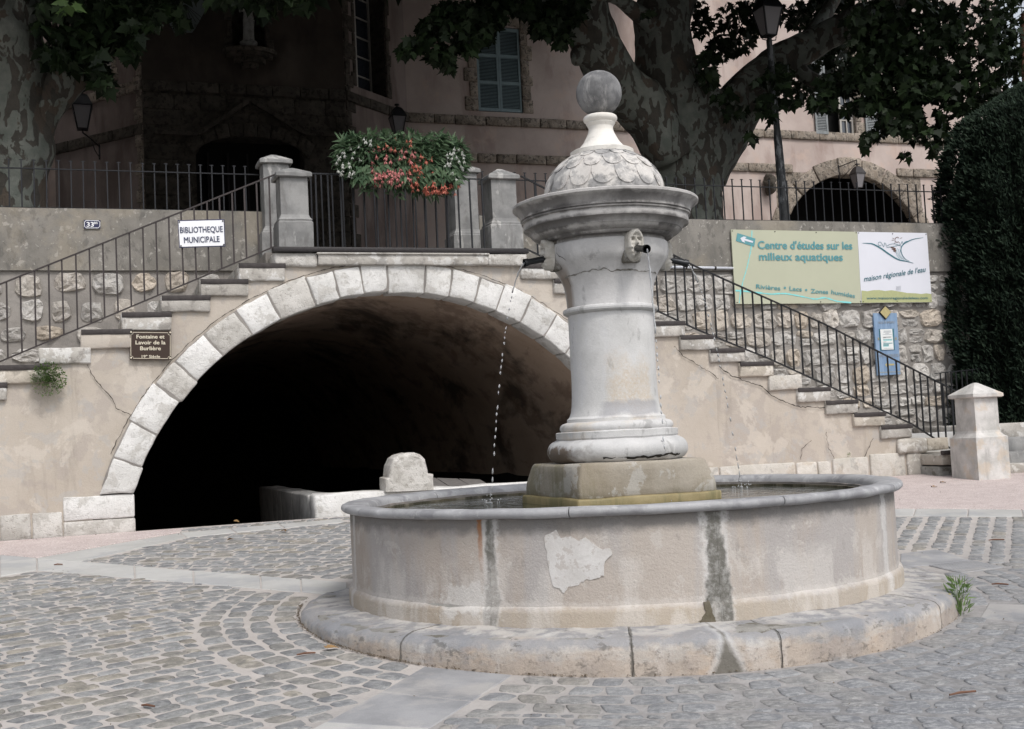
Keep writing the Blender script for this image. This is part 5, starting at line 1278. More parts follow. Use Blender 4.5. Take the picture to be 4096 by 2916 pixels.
def blossoms(kind, nm, n, px, py, rx, ry, s=1.0):
    for _ in range(n):
        x, y, h = ell(px, py, rx, ry); p = at(x, y, -.16 - .17*h if y > 372 else -.10 - .22*h)
        o = bpy.data.objects.new(nm, RF.choice(BM[kind])); C.objects.link(o); o.parent = beg; o.matrix_parent_inverse = Matrix.Translation(-WL[beg.name])
        o.location = p; o.rotation_euler = (RF.uniform(-.6, .3), RF.uniform(-.5, .5), RF.uniform(0, 6.28)); q = RF.uniform(.65, 1.0)*s; o.scale = (q, q, q)
blossoms('pink', 'pink_blossom', 85, 870, 392, 62, 24); blossoms('pink', 'pink_blossom', 22, 880, 350, 70, 26); blossoms('coral', 'coral_blossom', 24, 935, 370, 42, 32)
blossoms('coral', 'coral_blossom', 34, 955, 412, 52, 20); blossoms('coral', 'coral_blossom', 12, 985, 420, 45, 14); blossoms('coral', 'coral_blossom', 8, 900, 322, 90, 16, .8)
blossoms('white_petal', 'white_blossom', 28, 778, 362, 30, 34, .8); blossoms('white_petal', 'white_blossom', 26, 1012, 366, 28, 40, .8); blossoms('white_petal', 'white_blossom', 7, 815, 320, 22, 14, .8)

# =================================================================== OLD BUILDING behind the terrace
VF, VBY = 16.0, 14.4
bld = empty('old_building', W(3, VF, 2.0), 'large pink rendered old building with tufa stone bands behind the plane trees', 'building')
ZU, ZLo = 8.12, 7.16       # string course heights (tops)
uB0, uB1 = -3.10, 1.38; uC1 = uz(905, 200, VF)[0]; uC0, vC0 = -4.95, 16.6
TOPZ = 19
def wquad(mb, a, b, z0, z1):       # a, b = (u, v)
    mb.quad(W(a[0], a[1], z0), W(b[0], b[1], z0), W(b[0], b[1], z1), W(a[0], a[1], z1))
def cut_wall(name, a, b, z0, z1, holes, mt, depth=.45, jamb=None, skip_z=0):
    """wall from a to b (u,v), holes = (t0,t1,za,zb) in metres along; returns"""
    A_, B_ = Vector((a[0], a[1], 0)), Vector((b[0], b[1], 0)); L = (B_-A_).length; d = (B_-A_)/L; nrm = Vector((-d.y, d.x, 0))
    if nrm.y < 0: nrm = -nrm
    def P(t, q, z): p = A_+d*t+nrm*q; return W(p.x, p.y, z)
    ts = sorted(set([0, L]+[h[0] for h in holes]+[h[1] for h in holes])); zs = sorted(set([z0, z1]+[h[2] for h in holes]+[h[3] for h in holes]))
    mb = MB()
    for t0, t1 in zip(ts[:-1], ts[1:]):
        for q0, q1 in zip(zs[:-1], zs[1:]):
            if any(h[0] <= t0+1e-6 and t1 <= h[1]+1e-6 and h[2] <= q0+1e-6 and q1 <= h[3]+1e-6 for h in holes): continue
            mb.quad(P(t0, 0, q0), P(t1, 0, q0), P(t1, 0, q1), P(t0, 0, q1))
    mb.build(name, M[mt], bld)
    for h in holes:
        mb = MB(); 
        for (ta, za, tb, zb) in ((h[0], h[2], h[0], h[3]), (h[1], h[2], h[1], h[3]), (h[0], h[2], h[1], h[2]), (h[0], h[3], h[1], h[3])):
            mb.quad(P(ta, 0, za), P(tb, 0, zb), P(tb, depth, zb), P(ta, depth, za))
        mb.build('reveal', M[jamb or mt], bld)
    return P, L
# right facade
uEnd = uz(2228, 120, VF)[0]
fa_ = uz(1062, 150, VF)[0]; fb_ = uz(1160, 150, VF)[0]; fzt = uz(1112, 60, VF)[1]; fzb = uz(1114, 250, VF)[1]
wa_ = uz(1838, 250, VF)[0]; wb_ = uz(1905, 250, VF)[0]; wzb = uz(1870, 300, VF)[1]; wzt = wzb+2.6
uAr, rAr = (uz(1757, 493, VF)[0]+uz(2035, 493, VF)[0])/2, (uz(2035, 493, VF)[0]-uz(1757, 493, VF)[0])/2
zAr = uz(1895, 390, VF)[1]; arC = 4.55; arR = zAr-arC      # arch centre height
Pf, Lf = cut_wall('render_wall', (uC1, VF), (uEnd, VF), 1.9, TOPZ, [(fa_-uC1, fb_-uC1, fzb, fzt), (wa_-uC1, wb_-uC1, wzb, wzt), (uAr-arR-.05-uC1, uAr+arR+.05-uC1, 1.9, zAr+.02)], 'pink_wall', .5, 'tuff')
# arch spandrel + ring stones
mb = MB(); n = 24
for k in range(n):
    t0, t1 = math.pi*k/n, math.pi*(k+1)/n
    x0, x1 = uAr+arR*math.cos(t0), uAr+arR*math.cos(t1)
    mb.quad(W(x0, VF, arC+arR*math.sin(t0)), W(x1, VF, arC+arR*math.sin(t1)), W(x1, VF, zAr+.03), W(x0, VF, zAr+.03))
mb.quad(W(uAr-arR-.06, VF, 1.9), W(uAr-arR, VF, 1.9), W(uAr-arR, VF, zAr+.03), W(uAr-arR-.06, VF, zAr+.03))
mb.quad(W(uAr+arR, VF, 1.9), W(uAr+arR+.06, VF, 1.9), W(uAr+arR+.06, VF, zAr+.03), W(uAr+arR, VF, zAr+.03)); mb.build('arch_spandrel', M['tuff'], bld)
na = 13
for k in range(na):
    t0, t1 = math.pi*(-.12)+math.pi*1.24*k/na+.006, math.pi*(-.12)+math.pi*1.24*(k+1)/na-.006; mb = MB(); ro_ = .46+R.uniform(-.04, .05)
    grid_block(mb, lambda a, b, c: W(uAr+(arR+ro_*c)*math.cos(t0+(t1-t0)*a), VF-.06+.3*b, arC+(arR+ro_*c)*math.sin(t0+(t1-t0)*a)), (3, 1, 2), .02, .02, k, 4)
    mb.build('arch_stone', M['tuff'], bld, True)
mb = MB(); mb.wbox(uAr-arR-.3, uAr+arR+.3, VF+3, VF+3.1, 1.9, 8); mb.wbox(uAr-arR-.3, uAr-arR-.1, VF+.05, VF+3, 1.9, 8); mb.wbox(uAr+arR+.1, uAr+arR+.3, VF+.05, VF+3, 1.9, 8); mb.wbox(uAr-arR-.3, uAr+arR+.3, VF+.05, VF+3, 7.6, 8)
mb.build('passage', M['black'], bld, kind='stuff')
def course(a, b, ztop, h, mt, v_out=.07, lmin=.5, lmax=.95, gap=None):
    A_, B_ = Vector((a[0], a[1], 0)), Vector((b[0], b[1], 0)); L = (B_-A_).length; d = (B_-A_)/L; nrm = Vector((-d.y, d.x, 0)); nrm = nrm if nrm.y > 0 else -nrm
    t = 0
    while t < L:
        l = min(R.uniform(lmin, lmax), L-t)
        if L-t-l < .2: l = L-t
        if not (gap and t+l > gap[0] and t < gap[1]):
            mb = MB()
            def P(x, y, z): p = A_+d*(t+.006+(l-.012)*x)-nrm*(v_out-(v_out+.05)*y); return W(p.x, p.y, ztop-h+h*z)
            grid_block(mb, P, (2, 1, 1), .02, .014, R.random()*30, 5); mb.build('band_stone', M[mt], bld, True)
        t += l
course((uC1, VF), (uEnd, VF), ZU, .235, 'tuff'); course((uC1, VF), (uEnd, VF), ZLo, .24, 'tuff', gap=(uAr-uC1-arR*.55, uAr-uC1+arR*.62))
# quoins next to windows
def jambstones(P, t, z0, z1, mt, w0=.16, w1=.34, side=1):
    z = z0; k = 0
    while z < z1-.05:
        h = min(R.uniform(.26, .40), z1-z); w_ = (w0 if k % 2 else w1)*R.uniform(.9, 1.1); mb = MB()
        grid_block(mb, lambda a, b, c: P(t+side*w_*a if side > 0 else t-w_*(1-a), -.03+.08*b, z+.004+(h-.008)*c), (1, 1, 1), .018, .012, R.random()*30, 5)
        mb.build('jamb_stone', M[mt], bld, True); z += h; k += 1
jambstones(Pf, fb_-uC1+.005, fzb-.0, fzt+.35, 'tuff', .22, .32, 1); jambstones(Pf, fa_-uC1-.005, fzb, fzt+.35, 'tuff', .22, .32, -1)
mb = MB(); grid_block(mb, lambda a, b, c: Pf(fa_-uC1-.02+(fb_-fa_+.04)*a, -.03+.08*b, fzt+.0+.30*c+.07*math.sin(math.pi*a)), (5, 1, 1), .02, .012); mb.build('lintel', M['tuff'], bld, True)
def shutter_leaf(P, t0, t1, z0, z1, q, mt, parent=None, panels=3, nsl=17, curved=0, ang=0):
    """louvred leaf; q = distance in front of wall (negative out)"""
    e = parent; mb = MB(); fw = .055
    def PP(x, y, z): return P(t0+(t1-t0)*x, q+y, z)
    for (x0, x1) in ((0, fw/(t1-t0)), (1-fw/(t1-t0), 1)): mb.hexa(lambda a, b, c: PP(x0+(x1-x0)*a, -.02+.04*b, z0+(z1-z0+curved*(x0+x1)/2)*c))
    H = z1-z0
    for k in range(panels+1):
        zz = z0 + (H-fw*1.4)*k/panels; mb.hexa(lambda a, b, c: PP(fw/(t1-t0)+(1-2*fw/(t1-t0))*a, -.018+.036*b, zz+fw*1.4*c))
    fr = mb.build('shutter', M[mt], bld)
    for k in range(panels):
        za = z0+(H-fw*1.4)*k/panels+fw*1.4; zb = z0+(H-fw*1.4)*(k+1)/panels; mb = MB(); n = nsl
        for i in range(n):
            zc = za+(zb-za)*(i+.5)/n; hh = (zb-za)/n
            mb.quad(PP(fw/(t1-t0), -.016, zc-hh*.45), PP(1-fw/(t1-t0), -.016, zc-hh*.45), PP(1-fw/(t1-t0), .012, zc+hh*.4), PP(fw/(t1-t0), .012, zc+hh*.4))
        mb.build('louvres', M[mt], fr, kind='stuff')
    mb = MB(); mb.hexa(lambda a, b, c: PP(.1+.8*a, .014+.004*b, z0+.05+(H-.1)*c)); mb.build('shadow_gap', M['black'], fr, kind='stuff')
    return fr
tm_ = (fa_+fb_)/2-uC1
shutter_leaf(Pf, fa_-uC1+.01, tm_-.004, fzb+.02, fzt-.02, .03, 'shutter'); shutter_leaf(Pf, tm_+.004, fb_-uC1-.01, fzb+.02, fzt-.02, .03, 'shutter')
# open window on the right with two leaves folded back
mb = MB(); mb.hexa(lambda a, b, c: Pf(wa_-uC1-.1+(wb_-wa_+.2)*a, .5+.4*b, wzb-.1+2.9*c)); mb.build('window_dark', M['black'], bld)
la = uz(1812, 250, VF)[0]; ra_ = uz(1957, 280, VF)[0]
shutter_leaf(Pf, la-uC1, wa_-uC1+.02, wzb-.02, wzt, -.06, 'shutter_grey'); shutter_leaf(Pf, wb_-uC1+.28, ra_-uC1, wzb-.12, wzt, -.06, 'shutter_grey')
jambstones(Pf, wb_-uC1, wzb, wzt, 'tuff', .2, .26, 1)
sx0 = (wa_+.55*(wb_-wa_))-uC1; sx1 = wb_-uC1
mb = MB()
for x0, x1 in ((sx0, sx0+.06), (sx1-.06, sx1), ((sx0+sx1)/2-.018, (sx0+sx1)/2+.018)): mb.hexa(lambda a, b, c: Pf(x0+(x1-x0)*a, .12+.05*b, wzb+.02+2.4*c))
for k in range(6): mb.hexa(lambda a, b, c: Pf(sx0+.06+(sx1-sx0-.12)*a, .125+.04*b, wzb+.02+k*.42+.035*c))
sf = mb.build('window_sash', M['winwood'], bld); mb = MB(); mb.quad(Pf(sx0, .16, wzb), Pf(sx1, .16, wzb), Pf(sx1, .16, wzb+2.4), Pf(sx0, .16, wzb+2.4)); mb.build('pane', M['glass'], sf)
# bay: left canted side, front, right canted side
wz0 = uz(265, 185, 15.3)[1]; wz1 = wz0+3.2
PL, LL = cut_wall('render_wall', (uC0, vC0), (uB0, VBY), 1.9, TOPZ, [(1.05, 1.95, wz0, wz1)], 'grey_wall', .5, 'tuff_dark')
LLn = math.hypot(uC1-uB1, VF-VBY); wz2 = uz(835, 212, 15.3)[1]
PR, LR = cut_wall('render_wall', (uB1, VBY), (uC1, VF), 1.9, TOPZ, [(LLn*.18, LLn*.66, wz2, wz2+3.4)], 'grey_wall', .55, 'tuff_dark')
dzt = uz(557, 305, VBY)[1]; du0, du1 = uz(438, 400, VBY)[0], uz(680, 400, VBY)[0]; dzs = uz(438, 345, VBY)[1]
nzb = uz(550, 115, VBY)[1]; nu0, nu1 = uz(517, 60, VBY)[0], uz(590, 60, VBY)[0]
zlow = ZLo-1.02
PB, LB = cut_wall('upper_wall', (uB0, VBY), (uB1, VBY), ZU-.235, TOPZ, [(nu0-uB0, nu1-uB0, nzb, nzb+2.4)], 'brown_wall', .45, 'tuff_dark')
PB, LB = cut_wall('stone_front', (uB0, VBY), (uB1, VBY), 1.9, ZU-.235, [(du0-uB0, du1-uB0, 1.9, dzt)], 'tuff_dark', .6, 'tuff_dark')
mb = MB(); n = 16; uc_ = (du0+du1)/2; hw_ = (du1-du0)/2
for k in range(n):
    x0, x1 = -1+2*k/n, -1+2*(k+1)/n; f = lambda x: dzs+(dzt-dzs)*math.sqrt(max(0, 1-x*x))
    mb.quad(W(uc_+hw_*x0, VBY, f(x0)), W(uc_+hw_*x1, VBY, f(x1)), W(uc_+hw_*x1, VBY, dzt+.01), W(uc_+hw_*x0, VBY, dzt+.01))
mb.build('door_arch', M['tuff_dark'], bld)
for k in range(9):
    x0, x1 = -1.08+2.16*k/9, -1.08+2.16*(k+1)/9; mb = MB(); f = lambda x: dzs+(dzt-dzs)*math.sqrt(max(0, 1-min(1, x*x)))
    grid_block(mb, lambda a, b, c: W(uc_+hw_*(x0+.006+(x1-x0-.012)*a)*(1+.12*c), VBY-.05+.08*b, f(x0+(x1-x0)*a)+.30*c), (2, 1, 1), .015, .012, k); mb.build('arch_stone', M['tuff_dark'], bld, True)
# coursed blocks of the stone front
z = ZU-.27; rr = 0
while z > 2.6:
    h = R.uniform(.34, .46); t = -.0
    while t < LB-.05:
        l = R.uniform(.5, .95); l = min(l, LB-t)
        u0_, u1_ = uB0+t, uB0+t+l
        if not (u1_ > du0-.1 and u0_ < du1+.1 and z-h < dzt+.42): wblock('front_stone', u0_+.006, u1_-.006, VBY-.022, VBY+.02, z-h+.006, z-.006, M['tuff_dark'], bld, (1, 1, 1), .018, .010)
        t += l
    z -= h
# pointed moulding over the door
pe = uz(557, 225, VBY)
for s_, (x, y) in ((-1, (440, 300)), (1, (680, 300))):
    q = uz(x, y, VBY); mb = MB(); mb.bar(W(pe[0], VBY-.08, pe[1]), W(q[0], VBY-.08, q[1]), .10, .09); mb.build('door_moulding', M['tuff_dark'], bld)
    q2 = (q[0]+s_*.9, q[1]); mb = MB(); mb.bar(W(q[0], VBY-.08, q[1]), W(q2[0], VBY-.08, q2[1]), .10, .09); mb.build('door_moulding', M['tuff_dark'], bld)
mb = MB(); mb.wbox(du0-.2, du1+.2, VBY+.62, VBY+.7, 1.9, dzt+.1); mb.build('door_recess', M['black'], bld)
mb = MB()
for k in range(5): mb.wbox(uc_-.9+.44*k, uc_-.86+.44*k, VBY+.56, VBY+.61, 1.9, dzt-.25)
dl_ = mb.build('glazing_bars', M['steel'], bld, kind='stuff')
mb = MB(); mb.quad(W(uc_-.9, VBY+.60, 2.1), W(uc_+.9, VBY+.60, 2.1), W(uc_+.9, VBY+.60, dzt-.4), W(uc_-.9, VBY+.60, dzt-.4)); mb.build('door_leaf', M['black'], bld)
course((uB0, VBY), (uB1, VBY), ZU, .235, 'tuff_dark'); course((uB1, VBY), (uC1, VF), ZU, .235, 'tuff_dark'); course((uC0, vC0), (uB0, VBY), ZU, .235, 'tuff'); course((uC0, vC0), (uB0, VBY), ZLo, .24, 'tuff_dark'); course((uB1, VBY), (uC1, VF), ZLo, .24, 'tuff_dark')
jambstones(PL, LL-.005, 1.9, 12, 'tuff', .16, .26, -1); jambstones(PR, .005, 1.9, 12, 'tuff_dark', .2, .34, 1); jambstones(PR, LLn*.66+.005, wz2, wz2+3.4, 'tuff_dark', .14, .2, 1); jambstones(PR, LLn*.18-.005, wz2, wz2+3.4, 'tuff_dark', .1, .2, -1)
jambstones(PL, 1.955, wz0, wz1, 'tuff', .12, .2, 1); jambstones(PL, 1.045, wz0, wz1, 'tuff_dark', .12, .2, -1)
def sash(P, t0, t1, z0, z1, q, rows, parent=None):
    mb = MB(); f = .05
    for x0, x1 in ((t0, t0+f), (t1-f, t1), ((t0+t1)/2-.03, (t0+t1)/2+.03)): mb.hexa(lambda a, b, c: P(x0+(x1-x0)*a, q+.05*b, z0+(z1-z0)*c))
    for k in range(rows+1): mb.hexa(lambda a, b, c: P(t0+f+(t1-t0-2*f)*a, q+.005+.035*b, z0+(z1-z0-.03)*k/rows+.03*c))
    o = mb.build('window_sash', M['winwood'], bld); mb = MB(); mb.quad(P(t0, q+.04, z0), P(t1, q+.04, z0), P(t1, q+.04, z1), P(t0, q+.04, z1)); mb.build('pane', M['glass'], o)
sash(PL, 1.05, 1.95, wz0, wz1, .22, 7); sash(PR, LLn*.18, LLn*.66, wz2, wz2+3.4, .42, 7)
# left rear facade beyond the bay
cut_wall('render_wall', (-16, vC0+.01), (uC0, vC0), 1.9, TOPZ, [], 'pink_wall')
mb = MB(); mb.wbox(-16, uEnd, VF+3.2, VF+3.5, 1.9, TOPZ); mb.wbox(-16, uEnd, VF+.9, VF+3.5, TOPZ-.1, TOPZ+.2); mb.build('rear_wall', M['grey_wall'], bld, kind='stuff')
# niche
mb = MB(); mb.wbox(nu0-.05, nu1+.05, VBY+.46, VBY+.5, nzb-.1, nzb+2.5); mb.build('niche_back', M['tuff_dark'], bld)
jambstones(PB, nu0-uB0-.005, nzb, nzb+2.4, 'tuff_dark', .1, .18, -1); jambstones(PB, nu1-uB0+.005, nzb, nzb+2.4, 'tuff_dark', .1, .18, 1)
mb = MB(); uN = (nu0+nu1)/2
for (r_, z0_, z1_) in ((.62, 0, -.09), (.52, -.09, -.17), (.36, -.17, -.28), (.2, -.28, -.40)):
    n = 14; vs = [W(uN+r_*math.cos(math.pi*k/n+math.pi), VBY+.02+r_*.75*math.sin(math.pi*k/n+math.pi), nzb+z) for z in (z0_, z1_) for k in range(n+1)]
    mb.add(vs, [(k, k+1, n+2+k, n+1+k) for k in range(n)]+[tuple(range(n, -1, -1)), tuple(n+1+k for k in range(n+1))])
mb.build('corbel_shelf', M['tuff_dark'], bld)
# statue: draped standing figure
M['statue'] = mat('statue_stone', (.30, .30, .28), (.40, .40, .38), 10, [((.16, .16, .15), 12, .55, .66, (1, 1, 1), .6)], .08, .85, ((30, .004, .5),))
stt = empty('statue', W(uN, VBY+.05, nzb), 'small pale statue of a draped standing figure in the dark wall niche', 'statue')
def ellstack(mb, secs, n=16, c=None):
    vs = []
    for (x, y, z, rx, ry, ph) in secs:
        for k in range(n):
            a = 2*math.pi*k/n; f = 1+.07*math.sin(a*5+ph); vs.append(W(uN+x+rx*f*math.cos(a), VBY+.05+y+ry*f*math.sin(a), nzb+z))
    L = len(secs); mb.add(vs, [(i*n+k, i*n+(k+1) % n, (i+1)*n+(k+1) % n, (i+1)*n+k) for i in range(L-1) for k in range(n)]+[tuple(range(n-1, -1, -1)), tuple((L-1)*n+k for k in range(n))])
mb = MB(); ellstack(mb, [(0, 0, .0, .19, .15, 0), (0, 0, .05, .19, .15, 0), (0, 0, .08, .13, .11, 0), (0, 0, .15, .12, .10, 0), (0, 0, .19, .20, .15, 0), (0, 0, .24, .20, .15, 0)]); mb.build('pedestal', M['statue'], stt, True)
zf = .24
mb = MB(); ellstack(mb, [(0, 0, zf, .13, .11, 0), (0, 0, zf+.15, .125, .10, .4), (.005, 0, zf+.35, .12, .095, .8), (.01, -.01, zf+.5, .13, .10, 1.2), (0, 0, zf+.66, .10, .075, 1.6), (0, 0, zf+.8, .125, .085, 1.2), (0, 0, zf+.9, .14, .08, .6), (0, 0, zf+.96, .09, .06, 0), (0, 0, zf+.99, .035, .035, 0), (0, 0, zf+1.02, .035, .035, 0), (0, -.01, zf+1.05, .055, .06, 0), (0, -.01, zf+1.10, .068, .075, 0), (0, -.01, zf+1.15, .06, .07, 0), (0, 0, zf+1.19, .03, .035, 0)])
for s_ in (-1, 1): mb.tube([W(uN+s_*.13, VBY+.05, nzb+zf+.9), W(uN+s_*.17, VBY, nzb+zf+.68), W(uN+s_*.04, VBY-.07, nzb+zf+.72)], [.045, .038, .028], 8)
mb.build('figure', M['statue'], stt, True)
# sundial
sdl = empty('sundial', W(uz(412, 20, VBY)[0], VBY, uz(412, 60, VBY)[1]), 'pale painted sundial panel with fanned hour lines high on the dark wall', 'sundial')
sdp = [(364, -40), (456, -40), (456, 25), (436, 62), (428, 72), (388, 72), (372, 40)]
M['dial'] = flat('dial_paint', (.17, .20, .20), .9, 0, .06)
mb = MB(); polyplate(mb, [at(x, y, VBY-.02) for x, y in sdp], NV, .02); mb.build('dial_plate', M['dial'], sdl)
for k in range(11):
    a = math.radians(-130+k*10+10); x1, y1 = 412+70*math.cos(a-.35)*.8, 10-58*math.sin(a)*1.0
    mb = MB(); ribbon(mb, [(412, 10), (412+(k-5)*8.2, 62-abs(k-5)*4)], .012, VBY-.03); mb.build('hour_line', M['steel'], sdl)
for k, s_ in enumerate(('V', 'VI', 'VII', 'I', 'II', 'III')): text(s_, (374+k*12, 70-abs(k-2.5)*3), (380+k*12, 70-abs(k-2.5)*3), .09, M['steel'], sdl, VBY-.03)
# =================================================================== LANTERNS
def lantern(c, s, label, cat='lantern', group='old street lanterns', name='lantern', mtf='iron'):
    """c = bottom centre of the glass cage; s = height of whole head"""
    e = empty(name, c, label, cat, group); up = Vector((0, 0, 1)); X, Y = AV, NV
    def ring(h, z): return [c + X*(h*a) + Y*(h*b) + up*z for a, b in ((-1, -1), (1, -1), (1, 1), (-1, 1))]
    b0, b1 = .105*s, .20*s; zt = .50*s
    lo, hi = ring(b0, 0), ring(b1, zt)
    for k in range(4):
        mb = MB(); mb.bar(lo[k], hi[k], .018*s+.006); mb.build('frame_bar', M[mtf], e)
        mb = MB(); mb.quad(lo[k]*.98+lo[(k+1) % 4]*.02, lo[(k+1) % 4]*.98+lo[k]*.02, hi[(k+1) % 4]*.98+hi[k]*.02, hi[k]*.98+hi[(k+1) % 4]*.02); mb.build('pane', M['lglass'], e)
    mb = MB(); vs = ring(b1*1.12, zt)+ring(b1*1.12, zt+.02*s)+ring(b1*.72, zt+.20*s)+ring(b1*.55, zt+.26*s)+ring(b1*.30, zt+.30*s)
    mb.add(vs, [(i*4+k, i*4+(k+1) % 4, (i+1)*4+(k+1) % 4, (i+1)*4+k) for i in range(4) for k in range(4)]+[(3, 2, 1, 0), (16, 17, 18, 19)]); mb.build('roof', M[mtf], e)
    mb = MB(); mb.tube([c+up*(zt+.29*s), c+up*(zt+.34*s), c+up*(zt+.36*s), c+up*(zt+.39*s), c+up*(zt+.41*s)], [.03*s, .028*s, .08*s, .07*s, .02*s], 10); mb.build('finial', M[mtf], e)
    mb = MB(); vs = ring(b0*1.1, -.02*s)+ring(b0*1.1, .0); mb.add(vs, [(0, 1, 5, 4), (1, 2, 6, 5), (2, 3, 7, 6), (3, 0, 4, 7), (3, 2, 1, 0), (4, 5, 6, 7)]); mb.build('cage_base', M[mtf], e)
    return e
# lamp post on the terrace
pv = 3.2; pb = at(1749, 495, pv); pt_ = at(1713, 88, pv); hd = 1.0
post = empty('lamp_post', pb, 'tall dark chipped iron lamp post in front of the right arch', 'lamp post')
mb = MB(); mb.tube([Vector((pb.x, pb.y, 3.5)), pb, pb+(pt_-pb)*.45, pb+(pt_-pb)*.5, pt_], [.085, .078, .062, .05, .045], 14); mb.build('post', M['post'], post, True)
le = lantern(pt_+Vector((0, 0, .06)), .80, 'dark four-sided lantern on top of the tall lamp post among leaves', name='lantern')
mb = MB(); mb.tube([pt_, pt_+Vector((0, 0, .06))], .03, 8)
for a in (-1, 1): mb.tube([pt_+Vector((0, 0, -.02)), pt_+AV*a*.12+Vector((0, 0, .0)), pt_+AV*a*.13+Vector((0, 0, .06))], .008, 6)
mb.build('lantern_holder', M['iron'], post, True)
# bracket lantern, left canted wall
def bracket(c, wallp, e):
    mb = MB(); m1 = Vector((wallp.x, wallp.y, c.z-.12)); mb.tube([c+Vector((0, 0, -.02)), c+Vector((0, 0, -.08)), (c*.5+m1*.5)+Vector((0, 0, -.02)), m1], .016, 8)
    mb.tube([c*.5+m1*.5+Vector((0, 0, -.02)), c*.3+m1*.7+Vector((0, 0, -.18)), m1+Vector((0, 0, -.24))], .011, 6); mb.tube([m1+Vector((0, 0, .05)), m1+Vector((0, 0, -.28))], .02, 6); mb.build('bracket', M['iron'], e, True)
c_ = at(184, 287, 13.6); wl_ = at(221, 318, 14.6); e = lantern(c_, .92, 'dark wall lantern on a scrolled bracket beside the left plane tree trunk'); bracket(c_, wl_, e)
c_ = at(887, 300, 14.0); e = lantern(c_, .80, 'dark wall lantern rising just behind the hanging flowers'); bracket(c_, c_+NV*1.6, e)
c_ = at(1912, 418, 15.1); e = lantern(c_, .74, 'grey lantern hanging from a bracket in front of the dark right archway', mtf='steel')
topc = c_+Vector((0, 0, .30+.37)); mb = MB(); wq = topc+NV*.85+Vector((0, 0, .1)); mb.tube([topc+Vector((0, 0, -.37)), topc+Vector((0, 0, .1)), wq], .014, 6); mb.tube([topc+Vector((0, 0, .02)), wq+Vector((0, 0, -.38))], .010, 6); mb.tube([wq+Vector((0, 0, .06)), wq+Vector((0, 0, -.5))], .018, 6); mb.build('bracket', M['iron'], e, True)
# carved head on the right facade
cM = at(1712, 410, VF-.12); mb = MB(); vs = []; NU, NV_ = 14, 16
for j in range(NV_+1):
    for i in range(NU+1):
        a, b = math.pi*i/NU, math.pi*j/NV_
        p = cM + AV*(.17*math.cos(a)*math.sin(b)) - NV*(.26*math.sin(a)*math.sin(b)) + Vector((0, 0, .30*math.cos(b)))
        vs.append(p + noise.noise_vector(p*7)*.055)
m_ = NU+1; mb.add(vs, [(j*m_+i, j*m_+i+1, (j+1)*m_+i+1, (j+1)*m_+i) for j in range(NV_) for i in range(NU)])
tag(mb.build('mascaron', M['tuff_dark'], None, True), 'dark carved stone head projecting from the pink wall left of the lamp post', 'carving')

# =================================================================== PLANE TREES
def pm(px_r, depth): return px_r*DD/F_PX*depth
def limb(mb, pts, n=16, amp=.06, sub=6):
    """pts: (px, py, radius px, v)"""
    P = [(at(x, y, v), r*DD/F_PX*(at(x, y, v)-Vector((0, 0, EYE))).dot(FWD)) for x, y, r, v in pts]
    out = []
    for i in range(len(P)-1):
        p0, p1, p2, p3 = P[max(0, i-1)], P[i], P[i+1], P[min(len(P)-1, i+2)]
        for k in range(sub):
            t = k/sub; f = lambda a, b, c, d: (2*b+(c-a)*t+(2*a-5*b+4*c-d)*t*t+(3*b-a-3*c+d)*t*t*t)*.5
            out.append((f(p0[0], p1[0], p2[0], p3[0]), f(p0[1], p1[1], p2[1], p3[1])))
    out.append(P[-1]); c0 = len(mb.v); mb.tube([o[0] for o in out], [max(.01, o[1]) for o in out], n)
    for i in range(c0, len(mb.v)):
        p = Vector(mb.v[i]); ci = min(len(out)-1, (i-c0)//n); r = out[ci][1]; d = (p-out[ci][0])
        if d.length > 1e-4: mb.v[i] = tuple(p + d.normalized()*r*(noise.noise(p*1.6)*.18+noise.noise(p*4.5)*.08+noise.noise(Vector((p.x*2.6, p.y*2.6, p.z*.35)))*.22))
LOBE = [(0, -.05), (.10, .10), (.36, .02), (.30, .22), (.52, .46), (.26, .46), (.20, .62), (.0, 1.0), (-.20, .62), (-.26, .46), (-.52, .46), (-.30, .22), (-.36, .02), (-.10, .10)]
def leaves(mb, n, rnd, gen, smin, smax, simple=False):
    for _ in range(n):
        p = gen(rnd); s_ = rnd.uniform(smin, smax)
        d = Vector((rnd.gauss(0, .6), rnd.gauss(0, .6), -rnd.uniform(.2, 1.2))).normalized(); a = Vector((rnd.gauss(0, 1), rnd.gauss(0, 1), rnd.gauss(0, .4))); a = (a-d*a.dot(d)).normalized()
        if simple: mb.add([p-a*s_*.45, p+d*s_*.5-a*s_*.1, p+d*s_, p+a*s_*.45+d*s_*.3], [(0, 1, 2, 3)])
        else:
            nn = d.cross(a); f = rnd.uniform(-.12, .25)
            mb.add([p + a*x*s_ + d*y*s_ + nn*(abs(x)*f*s_) for x, y in LOBE], [(0, 1, 2, 3, 4, 5, 6, 7, 8, 9, 10, 11, 12, 13)])
def pxgen(cl):
    tot = sum(c[5] for c in cl)
    def g(r):
        q = r.uniform(0, tot); 
        for c in cl:
            q -= c[5]
            if q <= 0: break
        while True:
            x, y = r.uniform(-1, 1), r.uniform(-1, 1)
            if x*x+y*y <= 1: break
        return at(c[0]+x*c[2], c[1]+y*c[3], c[4]+r.uniform(-.8, .8))
    return g
rt = empty('plane_tree', at(1525, 500, 5), 'huge forked plane tree with mottled bark standing behind the fountain column', 'tree', 'plane trees')
mb = MB()
limb(mb, [(1522, 620, 96, 5), (1524, 500, 92, 5), (1532, 410, 86, 5), (1536, 330, 92, 5), (1530, 265, 95, 5), (1520, 215, 80, 5)], 22)
